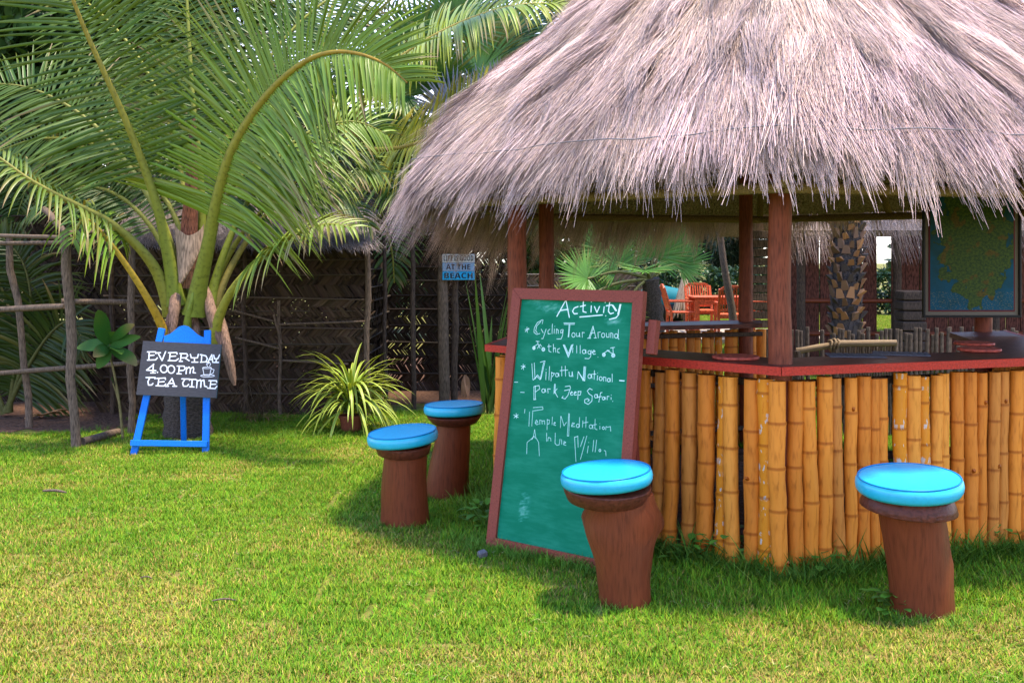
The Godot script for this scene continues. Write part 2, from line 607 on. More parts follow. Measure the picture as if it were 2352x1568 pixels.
func bar_hut() -> void:
	var hut := thing("bar_hut", "six-sided bamboo beach bar with shaggy thatched roof and red counter", "bar", HUT)
	# the roof: a shell, and tufts of straw laid on it row by row
	var m := MB.new()
	var rows := []
	for i in 13:
		var row := []
		for k in 73:
			var a := TAU * (k % 72) / 72
			var q := roof_at(a, i / 12.0, 0.07)
			row.append(m.p(q, Vector3(sin(a), 0.9, cos(a)).normalized()))
		rows.append(row)
		if i > 0:
			for k in 72:
				m.q(rows[i - 1][k], rows[i - 1][k + 1], row[k + 1], row[k])
	var roof := part(hut, "thatched_roof", m.mesh(), M.straw_under)
	var tufts := [straw_tuft(52, 0.064, 0.44, 0.9, 0.13), straw_tuft(48, 0.056, 0.50, 0.7, 0.16), straw_tuft(52, 0.05, 0.42, 0.45, 0.15), straw_tuft(44, 0.042, 0.34, 0.3, 0.20)]
	var laid := []
	var s := 0.20
	while s < 0.985:
		var ring := 0.0
		var r0 := roof_at(0.3, s).z
		var step := 0.055 / maxf(r0, 0.12)
		var a := rr(0, step)
		while a < TAU:
			var aa := a + rr(-0.4, 0.4) * step
			var ss := s + rr(-0.012, 0.012)
			var q := roof_at(aa, maxf(ss, 0.0))
			var lo := roof_at(aa, maxf(ss, 0.0) + 0.03)
			var down := (q - lo).normalized()
			var side := (roof_at(aa + 0.03, ss) - roof_at(aa - 0.03, ss)).normalized()
			var nor := side.cross(down)
			if nor.y < 0.0:
				nor = -nor
			down = (down + side * (rr(-0.16, 0.16) + noise.get_noise_3d(q.x * 3.0 + 9.0, q.y * 2.0, q.z * 3.0) * 0.35) + nor * rr(-0.03, 0.12) + Vector3.DOWN * 0.06).normalized()
			side = down.cross(nor).normalized()
			nor = side.cross(down).normalized()
			var kind := rng.randi() % 3
			var patch := noise.get_noise_3d(q.x * 2.6, q.y * 1.3, q.z * 2.6)
			var lift := rr(0.0, 0.035) + patch * 0.05
			var tone := 0.51 * (1.0 + patch * 0.36) * rr(0.78, 1.14)
			if rng.randf() < 0.07:
				tone *= 0.55
			var warm := noise.get_noise_3d(q.x * 1.1 + 40.0, q.y, q.z * 1.1)
			laid.append([kind, Transform3D(Basis(side, down, nor) * Basis.from_scale(Vector3.ONE * rr(0.85, 1.15)), q + nor * lift), Color(tone * 1.20, tone * (0.855 + warm * 0.04), tone * (0.735 - warm * 0.13))])
			a += step
		s += 0.026
	# loose bundles that have slipped and stand off the rest
	for k in 300:
		var a := rr(0, TAU)
		var ss := rr(0.22, 0.93)
		var lean := rr(-0.2, 0.2)
		var lift := rr(0.03, 0.075)
		var tone := 0.51 * rr(0.62, 1.2)
		for j in 5:
			var q := roof_at(a + (j - 2) * 0.030 / maxf(roof_at(a, ss).length() * 0.5, 0.3), ss + rr(-0.01, 0.01))
			var lo := roof_at(a, ss + 0.03)
			var down := (roof_at(a, ss) - lo).normalized()
			var side := (roof_at(a + 0.03, ss) - roof_at(a - 0.03, ss)).normalized()
			var nor := side.cross(down)
			if nor.y < 0.0:
				nor = -nor
			down = (down + side * (lean - (j - 2) * 0.05) + nor * rr(0.0, 0.10)).normalized()
			side = down.cross(nor).normalized()
			nor = side.cross(down).normalized()
			laid.append([2 + rng.randi() % 2, Transform3D(Basis(side, down, nor), q + nor * lift), Color(tone * 1.20, tone * 0.865, tone * 0.735)])
	# the ragged fringe at the eave: bunches of several tufts that share a length and a lean
	for layer in 3:
		var a := 0.0
		while a < TAU:
			var clump := rr(0.035, 0.085)
			var hang := rr(-0.09, 0.09) + (0.10 if rng.randf() < 0.25 else 0.0) - layer * 0.03
			var lean := rr(-0.22, 0.22)
			# the straw at the back and the rear left hangs longer
			var rear := clampf(1.0 - absf(wrapf(a - deg_to_rad(-140.0), -PI, PI)) / 1.5, 0.0, 1.0)
			hang += rear * 0.12
			for j in 5:
				var aa := a + clump * (j - 2) / 5.0 + rr(-0.01, 0.01)
				var q := roof_at(aa, 0.0)
				var out := Vector3(sin(aa), 0, cos(aa))
				var side := Vector3(cos(aa), 0, -sin(aa))
				var down := (out * rr(0.40, 0.65) + Vector3.DOWN * rr(0.85, 1.1) + side * (lean + rr(-0.08, 0.08))).normalized()
				var nor := (out * 0.8 + Vector3.UP * 0.5)
				side = down.cross(nor).normalized()
				nor = side.cross(down).normalized()
				var tone := 0.48 * rr(0.68, 1.15)
				var kind: int = [2, 3, 3][rng.randi() % 3]
				laid.append([kind, Transform3D(Basis(side, down, nor) * Basis.from_scale(Vector3(1, rr(0.8, 1.1) * (1.0 + rear * 0.7), 1)), q - down * (0.33 - hang * 1.2) - out * layer * 0.035 + Vector3.UP * 0.01), Color(tone * 1.20, tone * 0.87, tone * 0.735)])
			a += clump * 0.8
	part(hut, "straw", straw_mesh(tufts, laid), M.straw, Transform3D(), "stuff")
	# a wire drawn round the straw above the eave
	m = MB.new()
	var ringp := []
	var rad := []
	for k in 97:
		var a := TAU * k / 96
		ringp.append(roof_at(a, 0.062 + 0.006 * sin(k * 0.9) + 0.003 * sin(k * 2.7)) + Vector3(sin(a), 0.8, cos(a)) * 0.072)
		rad.append(0.0034)
	m.tube(ringp, rad, 5, false)
	part(hut, "tie_wire", m.mesh(), M.wire)
	# poles that carry the straw
	for k in 12:
		var a := deg_to_rad(HUT_TURN + 30.0 * k)
		m = MB.new()
		var q0 := roof_at(a, 0.02, 0.17)
		var q1 := roof_at(a, 0.5, 0.2)
		var q2 := roof_at(a, 0.97, 0.12)
		m.tube([q0, q1, q2], [0.028, 0.026, 0.022], 7)
		part(hut, "rafter", m.mesh(), M.pole_yellow)
	for k in 6:
		for e in [[2.22, 1.93, "pole_yellow"], [1.80, 2.43, "pole_dark"]]:
			m = MB.new()
			m.tube([hexv(k, e[0], e[1]), hexv(k + 1, e[0], e[1])], [0.03, 0.028], 8)
			part(hut, "ring_beam", m.mesh(), M[e[2]])
	# posts
	for k in 6:
		m = MB.new()
		var b := hexv(k, 1.80)
		if k == 3 or k == 4:
			b += Vector3(-0.13, 0, 0)
		var pts := []
		var rads := []
		var wob := []
		for j in 12:
			pts.append(b + Vector3(rr(-0.004, 0.004), j * 2.5 / 11.0, rr(-0.004, 0.004)))
			rads.append(0.064 - j * 0.0006)
			for q in 12:
				wob.append(rr(0.96, 1.04))
		m.tube(pts, rads, 12, true, [], wob)
		part(hut, "post", m.mesh(), M.post_red)
	# counter: five sides, the sixth is the way in
	for k in [0, 1, 3, 4, 5]:
		m = MB.new()
		var yo := 1.055
		var a := hexv(k, 1.985)
		var b := hexv(k + 1, 1.985)
		var c := hexv(k + 1, 1.50)
		var d := hexv(k, 1.50)
		var mid := (a + b + c + d) * 0.25
		for y in [yo, yo - 0.036]:
			m.flat([a + Vector3.UP * y, b + Vector3.UP * y, c + Vector3.UP * y, d + Vector3.UP * y], Vector3.UP if y == yo else Vector3.DOWN)
		var ring := [a, b, c, d]
		for j in 4:
			var e: Vector3 = ring[j]
			var f: Vector3 = ring[(j + 1) % 4]
			m.flat([e + Vector3.UP * yo, f + Vector3.UP * yo, f + Vector3.UP * (yo - 0.036), e + Vector3.UP * (yo - 0.036)], (e + f) * 0.5 - mid)
		var ct := part(hut, "counter_top", m.mesh(), M.counter_wood)
		m = MB.new()
		var cut := (b - a).normalized() * 0.002
		var y0 := 1.015
		var y1 := 1.0575
		var ao := hexv(k, 2.012)
		var bo := hexv(k + 1, 2.012)
		var ai := hexv(k, 1.9852)
		var bi := hexv(k + 1, 1.9852)
		var fo := (ao + bo) * 0.5
		m.flat([ao + cut + Vector3.UP * y0, bo - cut + Vector3.UP * y0, bo - cut + Vector3.UP * y1, ao + cut + Vector3.UP * y1], fo)
		m.flat([ao + cut + Vector3.UP * y1, bo - cut + Vector3.UP * y1, bi - cut + Vector3.UP * y1, ai + cut + Vector3.UP * y1], Vector3.UP)
		m.flat([ao + cut + Vector3.UP * y0, bo - cut + Vector3.UP * y0, bi - cut + Vector3.UP * y0, ai + cut + Vector3.UP * y0], Vector3.DOWN)
		m.flat([ai + cut + Vector3.UP * y0, bi - cut + Vector3.UP * y0, bi - cut + Vector3.UP * y1, ai + cut + Vector3.UP * y1], -fo)
		part(ct, "edge_board", m.mesh(), M.edge_red)
		# rails that the bamboo is nailed to
		for y in [0.95, 0.55, 0.16]:
			m = MB.new()
			m.bar(hexv(k, 1.80, y), hexv(k + 1, 1.80, y), 0.05, 0.035, Vector3.UP)
			part(hut, "rail", m.mesh(), M.pole_dark)
	# bamboo: one pole beside the next
	var shapes := []
	for k in 14:
		shapes.append(bamboo_mesh(1.0, 0.043, 0.009))
	for k in [0, 1, 3, 4, 5]:
		var a := hexv(k, 1.895)
		var b := hexv(k + 1, 1.895)
		var along := (b - a).normalized()
		var face := Vector3(-along.z, 0, along.x)
		if face.dot(a + b) < 0.0:
			face = -face
		var far := a.distance_to(b)
		part(hut, "bamboo_pole", pick(shapes), M.bamboo_0, Transform3D(Basis(Vector3.UP, rr(0, TAU)).scaled_local(Vector3(1.05, 0.98, 1.05)), hexv(k, 1.915)))
		var x := 0.055
		while x < far - 0.06:
			var big := rr(0.80, 1.10) * (1.05 if k == 5 else 0.90)
			var w := 0.043 * big
			x += w
			var base := a + along * x
			var h := rr(0.968, 0.988)
			var turn := atan2(face.x, face.z) + rr(-0.5, 0.5)
			var bs := Basis(along, rr(-0.008, 0.008)) * Basis(face, rr(-0.013, 0.013)) * Basis(Vector3.UP, turn)
			var flaky: bool = k == 5 and rng.randf() < 0.35 or rng.randf() < 0.08
			part(hut, "bamboo_pole", pick(shapes), M.bamboo_flaked if flaky else M["bamboo_%d" % (rng.randi() % 4)], Transform3D(bs.scaled_local(Vector3(big, h, big)), base + face * rr(-0.006, 0.006)))
			x += w + (rr(-0.004, 0.003) if rng.randf() < 0.8 else rr(0.004, 0.016)) * (1.5 if k == 5 else 0.5)


func counter_things() -> void:
	# round red boards on the counter
	var spots := [[1690.0, 824.0, 0.125, "round red wooden board on the counter beside the front post"], [2250.0, 806.0, 0.12, "round red board on the counter below the framed map, nearer the counter edge"], [2238.0, 792.0, 0.12, "round red board on the counter below the framed map, against the post"]]
	for e in spots:
		var q := onp(e[0], e[1], Vector3(0, 1.056, 0), Vector3.UP)
		var m := MB.new()
		m.lathe([Vector2(0.001, 0.0), Vector2(e[2] - 0.006, 0.0), Vector2(e[2], 0.004), Vector2(e[2], 0.014), Vector2(e[2] - 0.005, 0.018), Vector2(0.001, 0.018)], 36)
		var o := thing("serving_board", e[3], "board", q, 0.0, "round boards on the counter")
		part(o, "board", m.mesh(), M.disc_red)
	# place mats
	for e in [[1965.0, 817.0, 0.10, "dark grey place mat on the counter beside the front post"], [2070.0, 813.0, -0.05, "dark grey place mat on the counter between the other mat and the map"]]:
		var q := onp(e[0], e[1], Vector3(0, 1.0555, 0), Vector3.UP)
		var m := MB.new()
		m.box(Transform3D(Basis(), Vector3(0, 0.002, 0)), Vector3(0.30, 0.004, 0.21), 0.001)
		var o := thing("place_mat", e[3], "place mat", q, deg_to_rad(-15.0) + e[2], "place mats on the counter")
		part(o, "mat", m.mesh(), M.mat_grey)
		for k in 9:
			var r := MB.new()
			r.box(Transform3D(Basis(), Vector3(-0.136 + k * 0.034, 0.0048, 0)), Vector3(0.02, 0.002, 0.205), 0.0008)
			part(o, "reed", r.mesh(), M.mat_grey)
	# the framed map on the post
	var d := 7.42
	var lo := at(2120, 729, d)
	var hi := at(2346, 405, d)
	var c := (lo + hi) * 0.5
	var w := hi.x - lo.x
	var h := hi.y - lo.y
	var o := thing("framed_map", "black framed printed map of green land in blue sea hanging under the thatch", "map", c)
	var m := MB.new()
	for e in [[Vector3(0, h / 2 - 0.008, 0), Vector3(w, 0.016, 0.03)], [Vector3(0, -h / 2 + 0.008, 0), Vector3(w, 0.016, 0.03)], [Vector3(-w / 2 + 0.008, 0, 0), Vector3(0.016, h - 0.032, 0.03)], [Vector3(w / 2 - 0.008, 0, 0), Vector3(0.016, h - 0.032, 0.03)]]:
		var fm := MB.new()
		fm.box(Transform3D(Basis(), e[0]), e[1], 0.003)
		part(o, "frame", fm.mesh(), M.black_frame)
	m.box(Transform3D(Basis(), Vector3(0, 0, -0.008)), Vector3(w - 0.032, h - 0.032, 0.008), 0.001)
	part(o, "mount", m.mesh(), M.pale_mount)
	m = MB.new()
	m.box(Transform3D(Basis(), Vector3(0, 0, -0.0015)), Vector3(w - 0.085, h - 0.085, 0.004), 0.001)
	part(o, "red_border", m.mesh(), M.dark_red)
	# flat print
	var im := Image.create(256, 352, false, Image.FORMAT_RGB8)
	var nz := FastNoiseLite.new()
	nz.seed = 5
	nz.frequency = 0.018
	nz.fractal_octaves = 5
	var nz2 := FastNoiseLite.new()
	nz2.seed = 9
	nz2.frequency = 0.06
	for y in 352:
		for x in 256:
			var dx := (x - 140.0) / 118.0
			var dy := (y - 160.0) / 165.0
			var land := 0.9 - dx * dx - dy * dy * 0.85 + nz.get_noise_2d(x, y) * 0.75
			var f := nz2.get_noise_2d(x * 1.4, y * 1.9)
			var col := Color(0.10, 0.30, 0.36).lerp(Color(0.06, 0.38, 0.55), clampf(y / 352.0 + nz.get_noise_2d(x + 300, y) * 0.8, 0, 1))
			if land > 0.0:
				col = Color(0.36, 0.46, 0.17).lerp(Color(0.22, 0.34, 0.18), clampf(0.5 + f * 1.6, 0, 1))
				var hill := nz.get_noise_2d(x * 0.9 + 700.0, y * 0.9)
				if hill > 0.26:
					col = col.lerp(Color(0.60, 0.34, 0.12), minf((hill - 0.26) * 3.0, 0.5))
				if nz2.get_noise_2d(x * 3.1 + 90.0, y * 6.0) > 0.42:
					col = Color(0.12, 0.16, 0.12)
			elif land > -0.04:
				col = Color(0.16, 0.30, 0.22)
			if y > 300 and land < 0.0 and nz2.get_noise_2d(x * 2.0, y * 5.0) > 0.30:
				col = Color(0.55, 0.56, 0.50)
			col = col.lerp(Color(0.20, 0.22, 0.16), 0.3)
			im.set_pixel(x, y, Color(col.r * 0.9, col.g * 0.9, col.b * 0.9))
	var pm := StandardMaterial3D.new()
	pm.resource_name = "map_print"
	pm.albedo_texture = ImageTexture.create_from_image(im)
	pm.roughness = 0.45
	pm.metallic_specular = 0.2
	m = MB.new()
	var pw := (w - 0.105) * 0.5
	var ph := (h - 0.105) * 0.5
	m.flat([Vector3(-pw, -ph, 0.0035), Vector3(pw, -ph, 0.0035), Vector3(pw, ph, 0.0035), Vector3(-pw, ph, 0.0035)], Vector3.BACK, [Vector2(0, 1), Vector2(1, 1), Vector2(1, 0), Vector2(0, 0)])
	part(o, "map_sheet", m.mesh(), pm)


func stool_at(px: float, py: float, label: String, body: Array, collar: Array, cushion: Array, knots: Array) -> void:
	# body: [height, radius, shift] upwards; collar: [low, high, radius low, radius high]; cushion: [height of its underside, radius, thickness, tilt x, tilt z, shift]
	var o := thing("tree_stump_stool", label, "stool", gnd(px, py), 0.0, "log stools with blue cushions")
	var m := MB.new()
	var pts := []
	var rads := []
	var wob := []
	var sides := 40
	var ph := rr(0, 9)
	var fine := []
	for k in body.size():
		fine.append(Vector3(body[k][2], body[k][0], body[k][1]))
	fine = smooth(fine, 6)
	for e in fine:
		pts.append(Vector3(e.x, e.y, 0))
		rads.append(e.z)
		for q in sides:
			var a := TAU * q / sides
			var w := 1.0 + 0.045 * sin(a * 2 + ph + e.y * 2.5) + 0.028 * sin(a * 5 + ph * 2 - e.y * 3.0) + noise.get_noise_3d(cos(a) * 2.0 + ph, e.y * 4.0, sin(a) * 2.0) * 0.09 - 0.05 * pow(maxf(0.0, sin(a * 3.0 + ph * 3.0)), 24.0)
			for kn in knots:   # [height, angle, swell, size]
				var da := wrapf(a - kn[1], -PI, PI)
				w += kn[2] * exp(-(pow((e.y - kn[0]) / kn[3], 2.0) + pow(da * e.z / kn[3], 2.0)))
			wob.append(w)
	m.tube(pts, rads, sides, true, [], wob)
	part(o, "trunk", m.mesh(), M.trunk_red)
	var tilt := Basis.from_euler(Vector3(cushion[3], 0, cushion[4]))
	var hub := Vector3(cushion[5], cushion[0], 0)
	m = MB.new()
	var lo: float = collar[0] - cushion[0]
	var up: float = collar[1] - cushion[0]
	m.lathe([Vector2(0.01, lo + 0.004), Vector2(collar[2] - 0.012, lo), Vector2(collar[2], lo + 0.006), Vector2(lerpf(collar[2], collar[3], 0.5) + 0.002, (lo + up) * 0.5), Vector2(collar[3], up - 0.008), Vector2(collar[3] - 0.008, up), Vector2(0.01, up)], 30, Transform3D(Basis.from_euler(Vector3(cushion[3] * 0.8, 1.3, cushion[4] * 1.1)), hub))
	part(o, "collar", m.mesh(), M.collar_red)
	m = MB.new()
	var r: float = cushion[1]
	var t: float = cushion[2]
	var x := Transform3D(tilt, hub)
	m.lathe([Vector2(0.005, 0.0), Vector2(r * 0.86, 0.0), Vector2(r * 0.955, t * 0.07), Vector2(r * 0.99, t * 0.25), Vector2(r, t * 0.48), Vector2(r * 0.992, t * 0.68), Vector2(r * 0.965, t * 0.84), Vector2(r * 0.93, t * 0.90), Vector2(r * 0.90, t * 0.925), Vector2(r * 0.70, t * 0.965), Vector2(r * 0.45, t * 0.99), Vector2(r * 0.2, t * 1.0), Vector2(0.002, t * 1.003)], 48, x)
	for k in m.v.size():   # the cover is not pulled quite even
		var q := x.affine_inverse() * m.v[k]
		q += Vector3(q.x, 0, q.z).normalized() * noise.get_noise_3d(q.x * 9.0 + px, q.y * 8.0, q.z * 9.0) * 0.003 + Vector3.UP * noise.get_noise_3d(q.x * 5.0, px, q.z * 5.0) * 0.004 * q.y / t
		m.v[k] = x * q
	var cu := part(o, "cushion", m.mesh(), M.vinyl)
	m = MB.new()
	var ring := []
	var rad := []
	for k in 49:
		var a := TAU * k / 48
		ring.append(x * Vector3(cos(a) * r * 0.948, t * 0.90, sin(a) * r * 0.948))
		rad.append(0.0042)
	m.tube(ring, rad, 6, false)
	part(cu, "piping", m.mesh(), M.piping)

func stools() -> void:
	stool_at(930, 1203, "straight log stool with light blue cushion, in front of the striped pot plant", [[-0.03, 0.142, 0.0], [0.10, 0.134, 0.0], [0.25, 0.130, -0.004], [0.43, 0.124, 0.0]], [0.42, 0.485, 0.155, 0.168], [0.487, 0.213, 0.076, 0.05, 0.085, -0.01], [])
	stool_at(1033, 1138, "log stool with blue cushion and wide collar, beside the short bamboo end of the bar", [[-0.03, 0.15, -0.015], [0.10, 0.138, -0.012], [0.3, 0.118, 0.012], [0.50, 0.106, 0.03]], [0.485, 0.545, 0.15, 0.185], [0.548, 0.203, 0.072, -0.01, 0.03, 0.03], [])
	stool_at(1432, 1384, "knotty log stool with blue cushion in front of the green chalkboard", [[-0.03, 0.125, 0.01], [0.06, 0.118, 0.008], [0.20, 0.132, 0.0], [0.32, 0.162, -0.01], [0.40, 0.168, -0.008], [0.47, 0.150, -0.01], [0.50, 0.142, -0.012]], [0.475, 0.545, 0.185, 0.205], [0.548, 0.214, 0.074, 0.03, 0.075, -0.075], [[0.37, 0.0, 0.16, 0.05], [0.40, 3.1, 0.10, 0.05], [0.34, -1.5, 0.06, 0.04]])
	stool_at(2112, 1404, "log stool with bright turquoise cushion and flared collar, by the bamboo front", [[-0.03, 0.135, 0.01], [0.10, 0.128, 0.005], [0.28, 0.134, -0.015], [0.50, 0.140, -0.045]], [0.462, 0.535, 0.212, 0.188], [0.538, 0.232, 0.080, 0.075, 0.045, -0.045], [[0.36, 1.9, 0.16, 0.04], [0.20, -0.4, 0.06, 0.05]])


var pic: Image
var pic_rng := RandomNumberGenerator.new()

func dab(q: Vector2, r: float, col: Color, strength: float) -> void:
	var x0 := int(floor(q.x - r - 1))
	var y0 := int(floor(q.y - r - 1))
	for y in range(y0, int(q.y + r) + 3):
		for x in range(x0, int(q.x + r) + 3):
			if x < 0 or y < 0 or x >= pic.get_width() or y >= pic.get_height():
				continue
			var k := clampf(r + 0.5 - q.distance_to(Vector2(x + 0.5, y + 0.5)), 0.0, 1.0) * strength * pic_rng.randf_range(0.35, 1.0)
			if k > 0.02:
				pic.set_pixel(x, y, pic.get_pixel(x, y).lerp(col, k))

func line(pts: Array, r: float, col: Color, strength: float, grid: Array) -> void:   # grid: [zoom x, zoom y, zoom scale, plane point, plane normal, Transform to the board, pixels per metre, board height]
	var prev := Vector2.ZERO
	for k in pts.size():
		var full := Vector2(grid[0] + pts[k][0] / grid[2], grid[1] + pts[k][1] / grid[2]) / 1.27551
		var w := onp(full.x, full.y, grid[3], grid[4])
		var l: Vector3 = grid[5] * w
		var q: Vector2 = Vector2(l.x, grid[7] - l.y) * grid[6]
		if k == 0:
			prev = q
			if pts.size() == 1:
				dab(q, r * 1.4, col, strength)
		var far := prev.distance_to(q)
		var steps := int(far / 0.8) + 1
		for s in steps:
			dab(prev.lerp(q, float(s) / steps), r * pic_rng.randf_range(0.85, 1.15), col, strength * 0.75)
		prev = q

func smear(e: Array, col: Color, grid: Array) -> void:   # chalk rubbed with a cloth: many faint short strokes
	for k in 46:
		var f := pic_rng.randf()
		var g: Vector2 = Vector2(lerpf(e[0], e[2], f), lerpf(e[1], e[3], f)) + Vector2(pic_rng.randfn(0.0, 1.0), pic_rng.randfn(0.0, 1.0)) * e[4] * (1.6 if grid[2] > 3.0 else 0.6)
		var dx := pic_rng.randf_range(10.0, 40.0) * (1.0 if grid[2] > 3.0 else 0.35)
		line([[g.x - dx, g.y + dx * 0.3], [g.x + dx, g.y - dx * 0.2]], pic_rng.randf_range(2.0, 7.0), col, e[5] * 0.3, grid)

func ellipse(cx: float, cy: float, rx: float, ry: float) -> Array:
	var out := []
	for k in 15:
		out.append([cx + cos(TAU * k / 14) * rx, cy + sin(TAU * k / 14) * ry])
	return out

func chalkboard() -> void:
	var bl := gnd(1117, 1257)
	var br := gnd(1435, 1327)
	var along := (br - bl).normalized()
	var back := Vector3(along.z, 0, -along.x)
	if back.z > 0.0:
		back = -back
	var up := (Vector3.UP * 1.43 + back * 0.235).normalized()
	var face := along.cross(up).normalized()
	var tl := onp(1180, 659, bl, face)
	var tr := onp(1480, 671, bl, face)
	var wide := (br - bl).length()
	var tall := ((tl - bl).dot(up) + (tr - bl).dot(up)) * 0.5
	# the photo shows it a little out of square: lean of the uprights in the plane of the board
	var x := Transform3D(Basis(along, up, face), bl)
	var o := Node3D.new()
	o.name = numbered("chalkboard")
	add_child(o)
	o.transform = x
	tag(o, "tall green chalkboard in red wooden frame listing activities, standing in front of the bar", "chalkboard")
	var sh := (tl - bl).dot(along) * 0.5 + ((tr - br).dot(along)) * 0.5
	var fw := 0.062
	var tw := (tr - tl).length()
	# corners of the frame in the board's plane
	var c := [Vector2(0, 0), Vector2(wide, 0), Vector2((tr - bl).dot(along), tall), Vector2((tl - bl).dot(along), tall)]
	var inner := []
	var ctr: Vector2 = (c[0] + c[1] + c[2] + c[3]) * 0.25
	for k in 4:
		var q: Vector2 = c[k]
		var a: Vector2 = (c[(k + 3) % 4] - q).normalized()
		var b: Vector2 = (c[(k + 1) % 4] - q).normalized()
		inner.append(q + (a + b) * fw / sin(absf(a.angle_to(b))))
	for k in 4:
		var m := MB.new()
		var q: Array = [c[k], c[(k + 1) % 4], inner[(k + 1) % 4], inner[k]]
		var gap: Vector2 = (q[1] - q[0]).normalized() * 0.0008
		q = [q[0] + gap, q[1] - gap, q[2] - gap, q[3] + gap]
		var f := []
		var b := []
		for e in q:
			f.append(Vector3(e.x, e.y, 0.008 + (0.001 if k % 2 else 0.0)))
			b.append(Vector3(e.x, e.y, -0.03))
		m.flat(f, Vector3.BACK)
		m.flat(b, Vector3.FORWARD)
		var mid: Vector3 = (f[0] + f[1] + f[2] + f[3]) * 0.25
		for j in 4:
			m.flat([f[j], f[(j + 1) % 4], b[(j + 1) % 4], b[j]], (f[j] + f[(j + 1) % 4]) * 0.5 - mid)
		part(o, "frame_rail" if k % 2 == 0 else "frame_stile", m.mesh(), M.board_frame)
	# the writing, in chalk
	var ppm := 900.0
	pic = Image.create(int(wide * 1.28 * ppm), int(tall * ppm), false, Image.FORMAT_RGB8)
	var n2 := FastNoiseLite.new()
	n2.seed = 3
	n2.frequency = 0.006
	n2.fractal_octaves = 5
	var n3 := FastNoiseLite.new()
	n3.seed = 4
	n3.frequency = 0.02
	for yy in pic.get_height():
		for xx in pic.get_width():
			var k := n2.get_noise_2d(xx * 0.7, yy * 1.6) * 0.5 + n3.get_noise_2d(xx * 0.5, yy * 3.0) * 0.25 + pic_rng.randf_range(-0.06, 0.06)
			pic.set_pixel(xx, yy, Color(0.0, 0.42, 0.295).lerp(Color(0.26, 0.57, 0.45), clampf(0.15 + k * 0.75, 0.0, 1.0)))
	var chalk := Color(0.90, 0.95, 0.94)
	var ga := [1440.0, 830.0, 4.9, bl, face, x.affine_inverse(), ppm, tall]
	var gb := [1420.0, 1100.0, 4.704, bl, face, x.affine_inverse(), ppm, tall]
	# smears of rubbed chalk
	for e in [[500, 250, 900, 330, 16.0, 0.10], [700, 330, 1000, 380, 18.0, 0.12], [900, 300, 1150, 400, 16.0, 0.10], [1680, 560, 1850, 520, 14.0, 0.12], [560, 240, 760, 250, 10, 0.10]]:
		smear(e, chalk, ga)
	var gz := [1350.0, 800.0, 1.7415, bl, face, x.affine_inverse(), ppm, tall]
	for e in [[325, 1130, 310, 1260, 20.0, 0.13], [340, 1140, 330, 1230, 12.0, 0.10], [470, 1090, 440, 1230, 20.0, 0.08], [480, 1100, 560, 1110, 14.0, 0.06], [240, 1080, 230, 1130, 8.0, 0.06]]:
		smear(e, chalk, gz)
	var strong := [
		[[930, 470], [1060, 235], [1110, 490]], [[985, 385], [1090, 370]], [[1235, 330], [1180, 350], [1155, 400], [1180, 435], [1230, 430]], [[1310, 255], [1305, 400], [1355, 415]], [[1265, 330], [1345, 310]],
		[[1425, 320], [1420, 415]], [[1425, 260]], [[1470, 330], [1505, 415], [1545, 325]], [[1610, 335], [1600, 420]], [[1625, 270]], [[1690, 265], [1670, 400], [1700, 435], [1745, 420]], [[1640, 320], [1720, 305]],
		[[1735, 310], [1790, 390]], [[1725, 310], [1780, 395]], [[1850, 300], [1815, 450], [1780, 490], [1680, 515]], [[1838, 300], [1805, 440]], [[1260, 480], [1590, 450]], [[1632, 463]]]
	for s in strong:
		line(s, 2.8, chalk, 0.9, ga)
